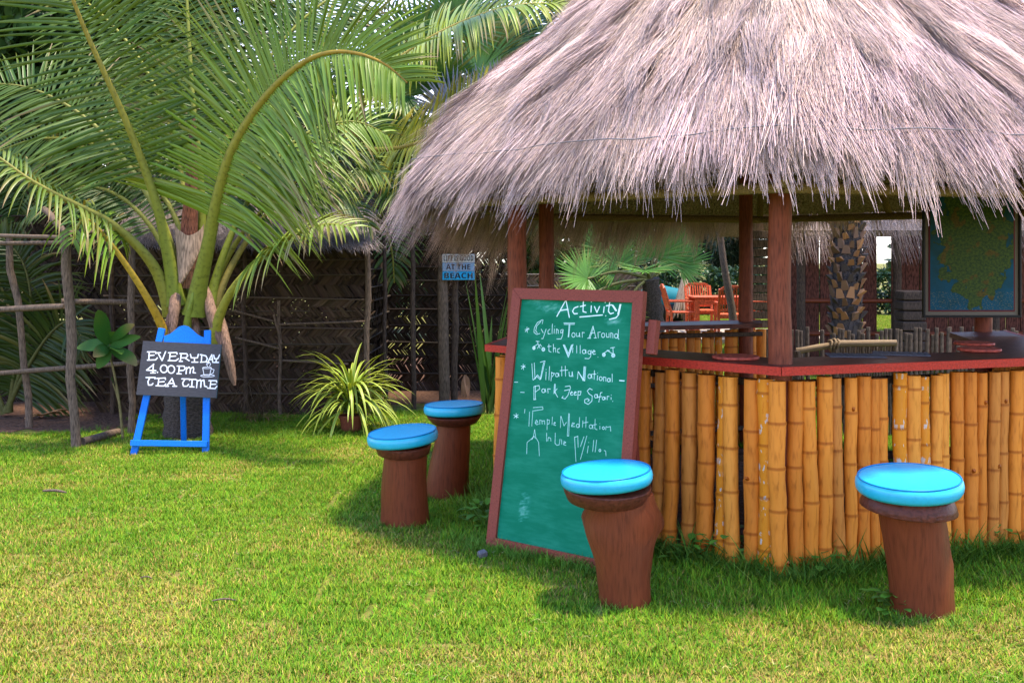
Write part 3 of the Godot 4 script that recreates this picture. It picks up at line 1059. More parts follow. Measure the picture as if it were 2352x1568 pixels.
	var first := [
		[[500, 625], [505, 705]], [[470, 660], [535, 655]], [[475, 690], [530, 635]], [[730, 520], [720, 580]], [[720, 520], [650, 560], [605, 640], [600, 700], [640, 730], [690, 715]], [[700, 545], [640, 610], [625, 680], [650, 710]],
		[[705, 655], [735, 710]], [[775, 655], [750, 730], [730, 790], [705, 790]], [[830, 655], [800, 680], [805, 725], [840, 720]], [[865, 580], [860, 725]], [[895, 650], [890, 720]], [[900, 615]], [[920, 720], [925, 650], [950, 670], [950, 720]],
		[[1010, 660], [985, 670], [985, 710], [1010, 700], [1020, 660], [1010, 750], [990, 795], [925, 795]], [[1030, 567], [1190, 567]], [[1035, 585], [1185, 585]], [[1118, 590], [1100, 770]], [[1106, 590], [1092, 770]],
		ellipse(1168, 738, 24, 32), [[1210, 710], [1215, 760], [1250, 755], [1255, 705], [1260, 770]], [[1295, 770], [1295, 700], [1330, 705]], [[1390, 780], [1450, 610], [1490, 780]], [[1420, 715], [1475, 705]], [[1405, 780], [1455, 640]], [[1370, 785], [1420, 785]], [[1465, 780], [1505, 780]],
		[[1525, 780], [1520, 700], [1560, 695]], ellipse(1595, 742, 24, 32), [[1640, 710], [1645, 770], [1680, 770], [1680, 705]], [[1705, 775], [1705, 705], [1735, 720], [1735, 785]], ellipse(1782, 752, 24, 32), [[1815, 660], [1810, 790], [1825, 800]],
		ellipse(600, 925, 17, 22), ellipse(600, 925, 9, 12), ellipse(735, 945, 22, 26), ellipse(735, 945, 12, 14), [[600, 905], [660, 865], [650, 830]], [[630, 828], [680, 832]], [[650, 930], [690, 872], [712, 905]], [[660, 870], [690, 930]],
		[[815, 870], [815, 970], [850, 985]], [[795, 905], [850, 900]], [[880, 870], [880, 990]], [[880, 940], [905, 920], [915, 990]], [[970, 930], [940, 945], [940, 985], [970, 995]],
		[[1020, 880], [1095, 1060], [1165, 870]], [[1040, 880], [1095, 1005], [1140, 880]], [[1028, 880], [1095, 1035]], [[1152, 875], [1098, 1035]], [[1160, 925], [1155, 995]], [[1215, 890], [1215, 1000]], [[1265, 885], [1265, 1005]],
		ellipse(1320, 978, 24, 28), [[1345, 950], [1350, 1005]], ellipse(1398, 988, 22, 26), [[1425, 960], [1415, 1050], [1390, 1078], [1330, 1075]], [[1440, 988], [1480, 975], [1460, 955], [1440, 985], [1455, 1015], [1490, 1010]], [[1520, 1055]],
		ellipse(1605, 1022, 21, 24), ellipse(1605, 1022, 10, 12), ellipse(1740, 1032, 24, 26), ellipse(1740, 1032, 12, 12), [[1605, 1000], [1660, 962], [1700, 990], [1740, 1010]], [[1700, 925], [1765, 915]], [[1735, 920], [1740, 1000]], [[1650, 960], [1690, 962]],
		[[445, 1155], [450, 1240]], [[415, 1185], [480, 1200]], [[420, 1225], [475, 1170]], [[570, 1150], [585, 1385]], [[605, 1140], [615, 1370], [650, 1310], [700, 1370], [760, 1110]], [[590, 1385], [640, 1330], [690, 1380], [740, 1130]], [[690, 1130], [760, 1110]],
		[[775, 1270], [770, 1385]], [[775, 1235]], [[825, 1190], [815, 1390]], [[855, 1270], [845, 1400]], [[855, 1280], [895, 1290], [860, 1340]], ellipse(930, 1312, 22, 26), [[955, 1285], [960, 1335]], [[1000, 1190], [1000, 1330]], [[1050, 1185], [1055, 1335]], [[975, 1250], [1090, 1240]],
		[[1105, 1270], [1110, 1330], [1145, 1330], [1150, 1265], [1160, 1340]], [[1225, 1370], [1235, 1265], [1330, 1400], [1345, 1190]], [[1240, 1265], [1310, 1400]], [[1320, 1190], [1305, 1395]], [[1330, 1195], [1318, 1395]], ellipse(1400, 1332, 24, 30), [[1425, 1300], [1435, 1365]],
		[[1470, 1250], [1465, 1380]], [[1440, 1300], [1495, 1300]], [[1515, 1320], [1510, 1390]], [[1515, 1285]], ellipse(1560, 1365, 22, 28), [[1600, 1400], [1600, 1340], [1635, 1350], [1635, 1405]], ellipse(1675, 1385, 20, 25), [[1695, 1360], [1700, 1410]], [[1725, 1300], [1725, 1415]], [[1830, 1388], [1905, 1395]], [[1830, 1396], [1900, 1402]], [[320, 1415], [370, 1415]]]
	for s in first:
		line(s, 1.8, chalk, 0.7, ga)
	var second := [
		[[485, 228], [540, 230]], [[670, 150], [670, 330]], [[690, 140], [690, 325]], [[665, 330], [700, 325]], [[670, 150], [740, 135], [750, 180], [690, 225]], ellipse(800, 207, 22, 26), [[825, 180], [835, 230]], [[865, 240], [860, 180], [900, 185]], [[955, 115], [945, 250]], [[966, 115], [960, 245]], [[990, 180], [955, 220], [1000, 300]],
		[[1100, 150], [1165, 140], [1175, 165], [1140, 270], [1100, 320], [1055, 305], [1075, 280]], [[1090, 205], [1160, 190]], [[1175, 245], [1205, 228], [1185, 218], [1172, 250], [1182, 268], [1212, 262]], [[1225, 245], [1255, 228], [1235, 218], [1222, 250], [1232, 268], [1262, 262]], [[1280, 215], [1275, 330]], [[1280, 220], [1320, 215], [1310, 265], [1280, 270]],
		[[1475, 195], [1440, 175], [1405, 210], [1430, 250], [1475, 280], [1470, 350], [1420, 395], [1370, 370], [1370, 330], [1410, 315], [1435, 335], [1410, 355]], ellipse(1525, 282, 20, 25), [[1545, 255], [1550, 310]], [[1610, 230], [1590, 235], [1580, 290], [1565, 365]], [[1555, 295], [1610, 285]], ellipse(1630, 312, 18, 20), [[1650, 290], [1655, 330]], [[1680, 330], [1680, 285], [1710, 285]], [[1735, 300], [1735, 330]], [[1738, 268]], [[1757, 352]],
		[[425, 520], [430, 590]], [[390, 540], [455, 575]], [[395, 580], [455, 535]]]
	for s in second:
		line(s, 1.8, chalk, 0.7, gb)
	var faint := [
		[[660, 440], [790, 430], [795, 465], [660, 485]], [[610, 500], [600, 700]], [[655, 480], [640, 700]], [[545, 460], [540, 520]], [[690, 650], [725, 640], [705, 610], [685, 650], [705, 675], [735, 665]], [[750, 670], [750, 610], [780, 620], [785, 670]], [[785, 625], [815, 620], [820, 675]], [[855, 600], [850, 750]], [[855, 610], [885, 610], [880, 660], [855, 670]], [[925, 570], [920, 680]], [[945, 660], [970, 650], [950, 640], [945, 680], [975, 685]],
		[[1040, 560], [1035, 720]], [[1045, 560], [1085, 690], [1120, 640]], [[1150, 520], [1130, 830], [1150, 830], [1160, 520]], [[1190, 690], [1230, 655], [1200, 650], [1190, 700], [1240, 700]], [[1300, 575], [1295, 715]], ellipse(1275, 690, 20, 25), [[1345, 620], [1340, 715]], [[1390, 570], [1385, 720]], [[1350, 650], [1420, 640]], ellipse(1455, 702, 22, 26), [[1480, 680], [1485, 740]], [[1515, 600], [1510, 730], [1545, 745]], [[1490, 680], [1540, 670]], [[1580, 695], [1580, 740]], [[1580, 660]], ellipse(1628, 722, 15, 18), [[1660, 745], [1665, 700], [1690, 710], [1725, 700], [1730, 770]],
		[[680, 745], [660, 850], [575, 920], [570, 1080]], [[680, 745], [695, 850], [735, 920], [745, 1110]], [[640, 880], [670, 830], [695, 870]], [[845, 790], [845, 910]], [[860, 900], [870, 850], [900, 860], [905, 905]], [[965, 790], [960, 930], [985, 960], [1020, 950], [1030, 870]], [[1050, 880], [1055, 950]], [[1080, 935], [1110, 920], [1085, 905], [1080, 950], [1115, 960]],
		[[1230, 850], [1250, 1190]], [[1275, 830], [1280, 990]], [[1230, 850], [1275, 835]], [[1400, 830], [1310, 1160]], [[1360, 840], [1310, 980]], [[1420, 970], [1405, 1070]], [[1425, 920]], [[1495, 890], [1480, 1050]], [[1535, 885], [1515, 1055]], ellipse(1580, 1030, 14, 16), [[1640, 1030], [1660, 1040], [1665, 1110]]]
	for s in faint:
		line(s, 1.9, chalk, 0.45, gb)
	var pm := StandardMaterial3D.new()
	pm.resource_name = "chalk_on_green"
	pm.albedo_texture = ImageTexture.create_from_image(pic)
	pm.roughness = 0.7
	pm.metallic_specular = 0.25
	var m := MB.new()
	var uv := []
	var pts := []
	for q in inner:
		pts.append(Vector3(q.x, q.y, -0.006))
		uv.append(Vector2(q.x * ppm / pic.get_width(), (tall - q.y) * ppm / pic.get_height()))
	m.flat(pts, Vector3.BACK, uv)
	var pl := part(o, "writing_panel", m.mesh(), pm)
	m = MB.new()
	for q in inner.size():
		pts[q] += Vector3(0, 0, -0.012)
	m.flat(pts, Vector3.FORWARD)
	part(o, "back_panel", m.mesh(), M.board_frame)
	# the stand behind it, on hinges, and the block it folds against
	for k in 2:
		m = MB.new()
		var tx: float = (c[3].x + 0.10) if k == 0 else (c[2].x - 0.12)
		var top := Vector3(tx, tall * 0.80, -0.05)
		var foot_w := x * Vector3(0.10 if k == 0 else wide - 0.22, 0.0, 0.0) + back * 0.55
		foot_w.y = 0.0
		m.bar(top, x.affine_inverse() * foot_w, 0.045, 0.03, Vector3.BACK)
		part(o, "back_leg", m.mesh(), M.board_frame)
	m = MB.new()
	var lo := x.affine_inverse() * onp(1484, 812, bl, face)
	var hi := x.affine_inverse() * onp(1492, 732, bl, face)
	m.bar(lo + Vector3(0, 0, -0.055), hi + Vector3(0, 0, -0.055), 0.05, 0.045, Vector3.BACK)
	part(o, "side_block", m.mesh(), M.board_frame)


func easel() -> void:
	var p0 := gnd(390, 1042)
	var nor := Vector3(0.10, 0.20, 1.0).normalized()
	var o := thing("easel", "small bright blue painted wooden easel with arched top, in front of the coconut palm", "easel", p0)
	var e := func(px: float, py: float, off := 0.0) -> Vector3: return onp(px, py, p0, nor) + nor * off - p0
	var g := func(zx: float, zy: float, off := 0.0) -> Vector3: return onp((380.0 + zx / 3.7333) / 1.27551, (930.0 + zy / 3.7333) / 1.27551, p0, nor) + nor * off - p0
	var m := MB.new()
	var foot: Vector3 = g.call(38, 1490)
	foot.y = -0.01
	m.bar(foot, g.call(350, 118), 0.056, 0.03, nor)
	part(o, "front_leg", m.mesh(), M.easel_blue)
	m = MB.new()
	foot = g.call(828, 1495)
	foot.y = -0.01
	m.bar(foot, g.call(850, 140), 0.056, 0.03, nor)
	part(o, "front_leg", m.mesh(), M.easel_blue)
	m = MB.new()
	foot = g.call(412, 1470) + Vector3(0, 0, -0.42)
	foot.y = -0.01
	m.bar(foot, g.call(560, 230, -0.03), 0.045, 0.028, nor)
	part(o, "back_leg", m.mesh(), M.easel_blue)
	m = MB.new()
	m.bar(g.call(20, 1372, 0.034), g.call(856, 1385, 0.034), 0.048, 0.04, nor)
	part(o, "ledge", m.mesh(), M.easel_blue)
	# the arched crest between the legs
	m = MB.new()
	var tops := [[372, 205], [440, 180], [490, 140], [540, 100], [590, 86], [640, 98], [690, 140], [740, 185], [790, 212], [828, 220]]
	for k in tops.size() - 1:
		var a: Vector3 = g.call(tops[k][0], tops[k][1], 0.010)
		var b: Vector3 = g.call(tops[k + 1][0], tops[k + 1][1], 0.010)
		var c: Vector3 = g.call(tops[k + 1][0], 300, 0.010)
		var d: Vector3 = g.call(tops[k][0], 300, 0.010)
		var th := nor * 0.022
		m.flat([a, b, c, d], nor)
		m.flat([a - th, b - th, c - th, d - th], -nor)
		m.flat([a, b, b - th, a - th], Vector3.UP)
	part(o, "crest", m.mesh(), M.easel_blue)
	# the sign that stands on it
	var s0 := p0 + nor * 0.022
	var cs := []
	for z in [[75, 845], [950, 880], [1005, 298], [150, 258]]:
		cs.append(onp((380.0 + z[0] / 3.7333) / 1.27551, (930.0 + z[1] / 3.7333) / 1.27551, s0, nor))
	var along: Vector3 = (cs[1] - cs[0]).normalized()
	var up := nor.cross(along).normalized()
	var x := Transform3D(Basis(along, up, nor), cs[0])
	var sg := Node3D.new()
	sg.name = numbered("tea_time_sign")
	add_child(sg)
	sg.transform = x
	tag(sg, "black sign board lettered EVERYDAY 4.00PM TEA TIME in white, on the blue easel", "sign")
	var c := []
	for q in cs:
		var l: Vector3 = x.affine_inverse() * q
		c.append(Vector2(l.x, l.y))
	m = MB.new()
	var f := []
	var b := []
	for q in c:
		f.append(Vector3(q.x, q.y, 0.024))
		b.append(Vector3(q.x, q.y, 0.0))
	m.flat(b, Vector3.FORWARD)
	var mid: Vector3 = (f[0] + f[1] + f[2] + f[3]) * 0.25
	for j in 4:
		m.flat([f[j], f[(j + 1) % 4], b[(j + 1) % 4], b[j]], (f[j] + f[(j + 1) % 4]) * 0.5 - mid)
	part(sg, "edge", m.mesh(), mat("sign_edge", Color(0.02, 0.11, 0.15), 0.6))
	var tall := maxf(c[2].y, c[3].y)
	var wide := maxf(c[1].x, c[2].x)
	var ppm := 1100.0
	pic = Image.create(int((wide + 0.1) * ppm), int((tall + 0.02) * ppm), false, Image.FORMAT_RGB8)
	for yy in pic.get_height():
		for xx in pic.get_width():
			var k := pic_rng.randf_range(-0.03, 0.03) + noise.get_noise_2d(xx * 0.03, yy * 0.09) * 0.05
			pic.set_pixel(xx, yy, Color(0.19 + k, 0.175 + k, 0.185 + k))
	var white := Color(0.92, 0.92, 0.93)
	var grid := [380.0, 930.0, 3.7333, s0 + nor * 0.024, nor, x.affine_inverse(), ppm, tall + 0.01]
	var bold := [
		[[190, 375], [280, 375], [284, 395]], [[210, 375], [205, 465]], [[205, 415], [265, 410]], [[190, 465], [280, 462], [300, 438]], [[305, 385], [350, 470], [390, 370]], [[298, 386], [335, 384]], [[420, 385], [510, 382], [514, 400]], [[440, 385], [430, 470]], [[435, 425], [500, 420]], [[415, 470], [500, 472], [530, 448]],
		[[560, 395], [550, 478]], [[545, 393], [620, 395], [632, 418], [610, 440], [560, 440]], [[600, 440], [648, 472]], [[538, 478], [575, 478]], [[660, 402], [670, 440], [738, 440], [748, 400]], [[705, 440], [705, 485]], [[675, 487], [745, 487]], [[785, 405], [780, 488]], [[768, 405], [830, 418], [846, 450], [830, 484], [768, 488]],
		[[850, 490], [895, 405], [905, 490]], [[865, 460], [905, 458]], [[838, 490], [870, 490]], [[915, 410], [925, 450], [960, 450], [980, 405]], [[945, 450], [940, 490]], [[915, 490], [970, 490]],
		[[260, 510], [180, 575], [285, 580]], [[255, 510], [250, 605]], [[225, 605], [278, 605]], [[300, 598]], ellipse(370, 560, 38, 42), ellipse(450, 566, 38, 42), [[540, 530], [530, 612]], [[515, 530], [590, 530], [606, 555], [585, 577], [540, 580]], [[512, 613], [560, 615]], [[620, 545], [613, 615]], [[620, 562], [645, 540], [662, 560], [655, 610]], [[662, 560], [690, 540], [697, 560], [690, 602], [718, 605]],
		[[175, 655], [275, 655], [272, 672]], [[215, 660], [195, 700], [202, 737], [236, 737], [252, 718]], [[290, 665], [385, 660], [388, 678]], [[315, 665], [305, 745]], [[310, 705], [375, 700]], [[283, 745], [370, 748], [392, 724]], [[400, 750], [460, 665], [490, 750]], [[425, 720], [480, 718]], [[388, 750], [422, 750]], [[468, 750], [512, 750]],
		[[565, 670], [652, 672], [650, 688]], [[600, 675], [575, 715], [585, 750], [622, 750], [642, 730]], [[680, 675], [675, 755]], [[655, 675], [706, 676]], [[652, 756], [702, 758]], [[735, 690], [728, 768]], [[715, 675], [745, 692], [770, 680], [778, 700], [773, 765]], [[778, 694], [808, 682], [816, 750], [842, 757]], [[862, 690], [945, 690], [948, 708]], [[885, 690], [875, 770]], [[880, 730], [940, 728]], [[848, 771], [930, 776], [952, 750]]]
	for s in bold:
		line(s, 5.0, white, 1.4, grid)
	var thin := [[[795, 550], [810, 630], [870, 635], [890, 550]], ellipse(842, 549, 48, 8), [[890, 560], [920, 570], [910, 605], [878, 622]], ellipse(848, 636, 76, 13), [[850, 530], [835, 512], [860, 500], [845, 480]], [[872, 530], [882, 506], [866, 490]]]
	for s in thin:
		line(s, 2.4, white, 1.1, grid)
	var pm := StandardMaterial3D.new()
	pm.resource_name = "white_on_black"
	pm.albedo_texture = ImageTexture.create_from_image(pic)
	pm.roughness = 0.6
	m = MB.new()
	var uv := []
	var front := []
	for q in c:
		front.append(Vector3(q.x, q.y, 0.0242))
		uv.append(Vector2(q.x * ppm / pic.get_width(), (tall + 0.01 - q.y) * ppm / pic.get_height()))
	m.flat(front, Vector3.BACK, uv)
	part(sg, "lettered_face", m.mesh(), pm)


func leaflets(m: MB, pts: Array, nhint: Vector3, start: float, len_max: float, wide: float, droop_l: float, droop_r: float, green: Color, dry: float, gap := 0.02, v_lift := 0.15) -> void:
	# both rows of leaflets along a frond's midrib
	var total := 0.0
	var run := [0.0]
	for k in range(1, pts.size()):
		total += pts[k].distance_to(pts[k - 1])
		run.append(total)
	var yellow := Color(green.r * 2.2 + 0.03, green.g * 1.35 + 0.02, green.b * 0.9)
	var brown := Color(0.30, 0.19, 0.10)
	for side in [-1, 1]:
		var s := start * total + rr(0.0, gap)
		var k := 1
		while s < total * 0.995:
			while k < run.size() - 1 and run[k] < s:
				k += 1
			var f: float = (s - run[k - 1]) / maxf(run[k] - run[k - 1], 0.0001)
			var q: Vector3 = pts[k - 1].lerp(pts[k], f)
			var tg: Vector3 = (pts[mini(k + 1, pts.size() - 1)] - pts[maxi(k - 2, 0)]).normalized()
			var nn := (nhint - tg * nhint.dot(tg)).normalized()
			var out: Vector3 = tg.cross(nn).normalized() * float(side)
			var t := (s / total - start) / (1.0 - start)
			var fwd := deg_to_rad(lerpf(4.0, 55.0, t * t) + rr(-5, 5))
			var d: Vector3 = out * cos(fwd) + tg * sin(fwd) + nn * (v_lift + rr(-0.08, 0.08))
			var l := len_max * (0.45 + 0.55 * sin(PI * clampf(t * 0.8 + 0.22, 0, 1))) * rr(0.88, 1.08) * (1.0 - 0.45 * t * t)
			var g := green * rr(0.75, 1.25)
			g.a = 1.0
			var y := yellow * rr(0.8, 1.15)
			y.a = 1.0
			var c1 := g.lerp(y, rr(0.0, 0.35))
			var c2 := c1.lerp(y, 0.6)
			if rng.randf() < dry:
				c2 = brown
				c1 = c1.lerp(Color(0.28, 0.22, 0.06), 0.35)
			var dr := (droop_l if side < 0 else droop_r) * rr(0.7, 1.35)
			m.leaf(q, d, l, wide * rr(0.8, 1.15), (tg + nn * rr(-0.22, 0.22)).normalized(), dr, 6, 0.30, g.lerp(y, 0.25), c1, c2)
			s += gap * rr(0.8, 1.25)

func rib(m: MB, pts: Array, r0: float, r1: float, c0: Color, c1: Color, squash := 1.0) -> void:
	var rads := []
	var cols := []
	for k in pts.size():
		var t := float(k) / (pts.size() - 1)
		rads.append(lerpf(r0 * 1.12, r1, pow(t, 0.75)) * (1.0 + 0.7 * exp(-t * 12.0)))
		cols.append(c0.lerp(c1, t))
	m.tube(pts, rads, 8, true, cols)

func frond_px(palm: Node3D, px: Array, r0: float, nhint: Vector3, start: float, len_max: float, dl: float, dr: float, green: Color, c0: Color, c1: Color, dry := 0.06, gap := 0.021, wide := 0.036) -> void:
	var pts := []
	for e in px:
		pts.append(at(e[0], e[1], e[2]) - palm.position)
	pts = smooth(pts, 5)
	var m := MB.new()
	rib(m, pts, r0, 0.006, c0, c1)
	var f := part(palm, "frond", m.mesh(), M.rachis)
	if len_max > 0.0:
		m = MB.new()
		leaflets(m, pts, nhint, start, len_max, wide, dl, dr, green, dry, gap)
		part(f, "leaflets", m.mesh(), M.palm_leaf, Transform3D(), "stuff")

var frond_kinds := []

func make_frond_kinds() -> void:   # rib and leaflets of fronds that leave the crown at several angles, each about 2.6 m long
	for e in [[72.0, 0.10], [48.0, 0.16], [25.0, 0.19], [5.0, 0.22], [-25.0, 0.16]]:
		for v in 2:
			var d := Vector3(0, sin(deg_to_rad(e[0])), cos(deg_to_rad(e[0])))
			var pts := [Vector3.ZERO]
			for k in 14:
				pts.append(pts[-1] + d * 0.195)
				d = (d + Vector3.DOWN * e[1] * 0.62 + Vector3.RIGHT * rr(-0.02, 0.02)).normalized()
			var m := MB.new()
			rib(m, pts, 0.03, 0.005, Color(0.24, 0.22, 0.05), Color(0.20, 0.24, 0.05))
			var m2 := MB.new()
			leaflets(m2, pts, Vector3(0, 1, -0.4), 0.2, 0.75, 0.032, 0.13, 0.13, Color(0.030, 0.074, 0.010), 0.10, 0.044, 0.22)
			frond_kinds.append([m.mesh(), m2.mesh()])

func coconut(label: String, crown: Vector3, lean: Vector3, count: int, size: float, group := "", low := true) -> Node3D:
	var foot := Vector3(crown.x, 0, crown.z) - lean
	var palm := thing("coconut_palm", label, "palm tree", foot, 0.0, group)
	var top := crown - foot
	var m := MB.new()
	var pts := []
	var rads := []
	for k in 12:
		var t := k / 11.0
		pts.append(Vector3(top.x * t * t, top.y * t, top.z * t * t))
		rads.append(lerpf(0.15, 0.10, t) * (1.06 if k % 2 else 0.97))
	m.tube(pts, rads, 10)
	part(palm, "trunk", m.mesh(), M.bark)
	for k in count:
		var kind := rng.randi() % (10 if low else 6)
		var a := TAU * k / count * 1.0 + rr(-0.25, 0.25)
		var x := Transform3D(Basis(Vector3.UP, a).scaled(Vector3.ONE * size * rr(0.85, 1.12)), top + Vector3(sin(a), 0, cos(a)) * 0.06)
		var f := part(palm, "frond", frond_kinds[kind][0], M.rachis, x)
		part(f, "leaflets", frond_kinds[kind][1], M.palm_leaf, Transform3D(), "stuff")
	return palm

func fan_mesh(radius: float, arc: float, count: int, cup: float, c0: Color, c1: Color, tip: Color) -> ArrayMesh:   # a fan leaf whose hub is at the origin, opening towards +y, its face along z
	var m := MB.new()
	for k in count:
		var a := (float(k) / (count - 1) - 0.5) * arc + rr(-0.02, 0.02)
		var d := Vector3(sin(a), cos(a), cup * (1.0 - 0.4 * cos(a)) + rr(-0.04, 0.04))
		var l := radius * rr(0.88, 1.05) * (0.82 + 0.18 * cos(a * 0.8))
		var tone := rr(0.75, 1.2)
		m.leaf(Vector3.ZERO, d, l, radius * arc / count * 0.62, Vector3(cos(a), -sin(a), 0), rr(0.0, 0.035), 5, 0.25, Color(c0.r * tone, c0.g * tone, c0.b * tone), Color(c1.r * tone, c1.g * tone, c1.b * tone), tip if rng.randf() < 0.35 else c1)
	return m.mesh()

func fan_palm(label: String, foot: Vector3, crown: Vector3, leaves: Array, tone := 1.0, trunk_r := 0.11) -> Node3D:   # leaves: [px, py, d, radius, up direction, facing, colour kind]
	var palm := thing("fan_palm", label, "palm tree", foot)
	var top := crown - foot
	var m := MB.new()
	var pts := []
	var rads := []
	for k in 16:
		var t := k / 15.0
		pts.append(top * t + Vector3(sin(t * 3.0) * 0.03, 0, 0))
		rads.append(trunk_r * (1.1 if k % 2 else 0.92) * lerpf(1.05, 0.85, t))
	m.tube(pts, rads, 10)
	part(palm, "trunk", m.mesh(), M.bark)
	for e in leaves:
		var hub := at(e[0], e[1], e[2]) - foot
		var up: Vector3 = e[4].normalized()
		var face: Vector3 = (e[5] - up * e[5].dot(up)).normalized()
		var c0 := Color(0.05, 0.12, 0.02) * tone
		var c1 := Color(0.07, 0.16, 0.025) * tone
		var tip := Color(0.28, 0.24, 0.07)
		if e[6] == 1:   # withered to grey
			c0 = Color(0.22, 0.23, 0.25)
			c1 = Color(0.30, 0.31, 0.36)
			tip = Color(0.35, 0.33, 0.36)
		elif e[6] == 2:   # yellowing
			c0 = Color(0.16, 0.19, 0.03)
			c1 = Color(0.24, 0.25, 0.04)
			tip = Color(0.36, 0.25, 0.08)
		m = MB.new()
		m.tube(smooth([top, (top + hub) * 0.5 + Vector3.UP * 0.08, hub], 4), [0.022, 0.021, 0.02, 0.019, 0.018, 0.017, 0.016, 0.015, 0.014], 6, true, [Color(0.16, 0.16, 0.05), Color(0.16, 0.16, 0.05), Color(0.16, 0.16, 0.05), Color(0.16, 0.16, 0.05), Color(0.16, 0.16, 0.05), Color(0.16, 0.16, 0.05), Color(0.16, 0.16, 0.05), Color(0.16, 0.16, 0.05), Color(0.16, 0.16, 0.05)])
		var st := part(palm, "leaf", m.mesh(), M.rachis)
		part(st, "fan", fan_mesh(e[3], deg_to_rad(rr(215, 265)), 40, 0.22, c0, c1, tip), M.palm_leaf, Transform3D(Basis(up.cross(face), up, face), hub), "stuff")
	return palm

func palms() -> void:
	make_frond_kinds()
	# the young coconut palm behind the easel
	var foot := gnd(430, 1002)
	var palm := thing("coconut_palm", "young coconut palm with thick green fronds rising behind the blue easel", "palm tree", foot)
	var d0 := -foot.z
	var m := MB.new()
	var pts := []
	var rads := []
	for k in 14:
		pts.append(Vector3(rr(-0.008, 0.008), -0.03 + k * 0.075, 0))
		rads.append(lerpf(0.215, 0.165, k / 13.0) * (1.05 if k % 2 else 0.96))
	m.tube(pts, rads, 16)
	part(palm, "trunk", m.mesh(), M.bark)
	# dead leaf bases round the trunk, and the brown spear in the middle with its net-like sheath
	for e in [[405.0, 690.0, 395.0, 730.0, 0.20], [470.0, 690.0, 505.0, 770.0, 0.12], [395.0, 745.0, 385.0, 790.0, 0.10], [445.0, 760.0, 450.0, 820.0, 0.0], [500.0, 745.0, 538.0, 850.0, 0.06]]:
		m = MB.new()
		var a := at(e[0], e[1] - 30, d0 - 0.10) - foot
		var b := at((e[0] + e[2]) * 0.5, (e[1] + e[3]) * 0.5, d0 - 0.2) - foot
		var c := at(e[2], e[3] + 35, d0 - 0.19 - e[4] * 0.3) - foot
		m.tube(smooth([a, b, c], 4), [0.03, 0.042, 0.05, 0.05, 0.05, 0.045, 0.04, 0.03, 0.012], 9)
		part(palm, "leaf_base", m.mesh(), M.fibre)
	m = MB.new()
	m.tube(smooth([at(428, 660, d0) - foot, at(432, 560, d0 - 0.02) - foot, at(438, 450, d0 - 0.02) - foot, at(441, 350, d0) - foot, at(443, 270, d0) - foot], 3), [0.10, 0.095, 0.09, 0.085, 0.075, 0.068, 0.062, 0.055, 0.048, 0.042, 0.035, 0.028, 0.02], 12, true, [Color(0.9, 0.7, 0.6), Color(0.9, 0.7, 0.6), Color(0.95, 0.7, 0.6), Color(1, 0.65, 0.55), Color(1.1, 0.6, 0.5), Color(1.1, 0.6, 0.5), Color(1.1, 0.7, 0.6), Color(1, 0.7, 0.6), Color(1, 0.8, 0.7), Color(1, 0.8, 0.7), Color(1, 0.8, 0.7), Color(1, 0.8, 0.7), Color(1, 0.8, 0.7)])
	part(palm, "spear", m.mesh(), M.fibre)
	m = MB.new()
	var web := []   # the sheath: a torn web that wraps the spear, widest at its top
	for k in 9:
		var t := k / 8.0
		var row := []
		for s in 9:
			var f := s / 8.0
			var q := at(lerpf(lerpf(400, 409, t), lerpf(468, 418, t * t), f), lerpf(540, 650, t) - 26.0 * pow(absf(f * 2.0 - 1.0), 2.0) * (1.0 - t) + rr(-2, 2), d0 - 0.10 - 0.07 * sin(PI * f) - 0.04 * t) - foot
			row.append(m.p(q, Vector3((f - 0.5) * 1.4, 0.1, 1).normalized()))
		web.append(row)
		if k > 0:
			for s in 8:
				m.q(web[k - 1][s], web[k - 1][s + 1], row[s + 1], row[s])
	part(palm, "sheath", m.mesh(), mat("sheath", Color(0.46, 0.30, 0.19), 0.9, M.streak, Vector3(6, 0.8, 6), M.streak, 0.3))
	var ol := Color(0.26, 0.25, 0.035)
	var og := Color(0.20, 0.24, 0.03)
	var or_ := Color(0.55, 0.30, 0.03)
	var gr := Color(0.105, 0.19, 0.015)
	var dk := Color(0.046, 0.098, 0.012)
	var cam := Vector3(0, 0.35, 1)
	# the great frond that arches to the right
	frond_px(palm, [[448, 720, d0 - 0.15], [456, 660, d0 - 0.2], [478, 560, d0 - 0.3], [500, 450, d0 - 0.4], [530, 350, d0 - 0.5], [580, 262, d0 - 0.6], [640, 190, d0 - 0.72], [705, 140, d0 - 0.85], [765, 120, d0 - 1.0], [825, 124, d0 - 1.1], [885, 148, d0 - 1.2], [935, 190, d0 - 1.3]], 0.066, Vector3(-0.25, 0.35, 1), 0.24, 1.38, 0.045, 0.115, gr, og, or_ * 0.6, 0.12, 0.0200, 0.029)
	# up to the left, past the top of the picture
	frond_px(palm, [[405, 700, d0 - 0.1], [388, 600, d0 - 0.15], [362, 480, d0 - 0.25], [325, 370, d0 - 0.35], [285, 270, d0 - 0.45], [240, 170, d0 - 0.55], [195, 70, d0 - 0.65], [160, -20, d0 - 0.75], [135, -110, d0 - 0.8], [115, -200, d0 - 0.8]], 0.052, Vector3(0.1, 0.3, 1), 0.34, 1.05, 0.045, 0.035, dk, og, Color(0.30, 0.19, 0.03), 0.05, 0.045, 0.030)
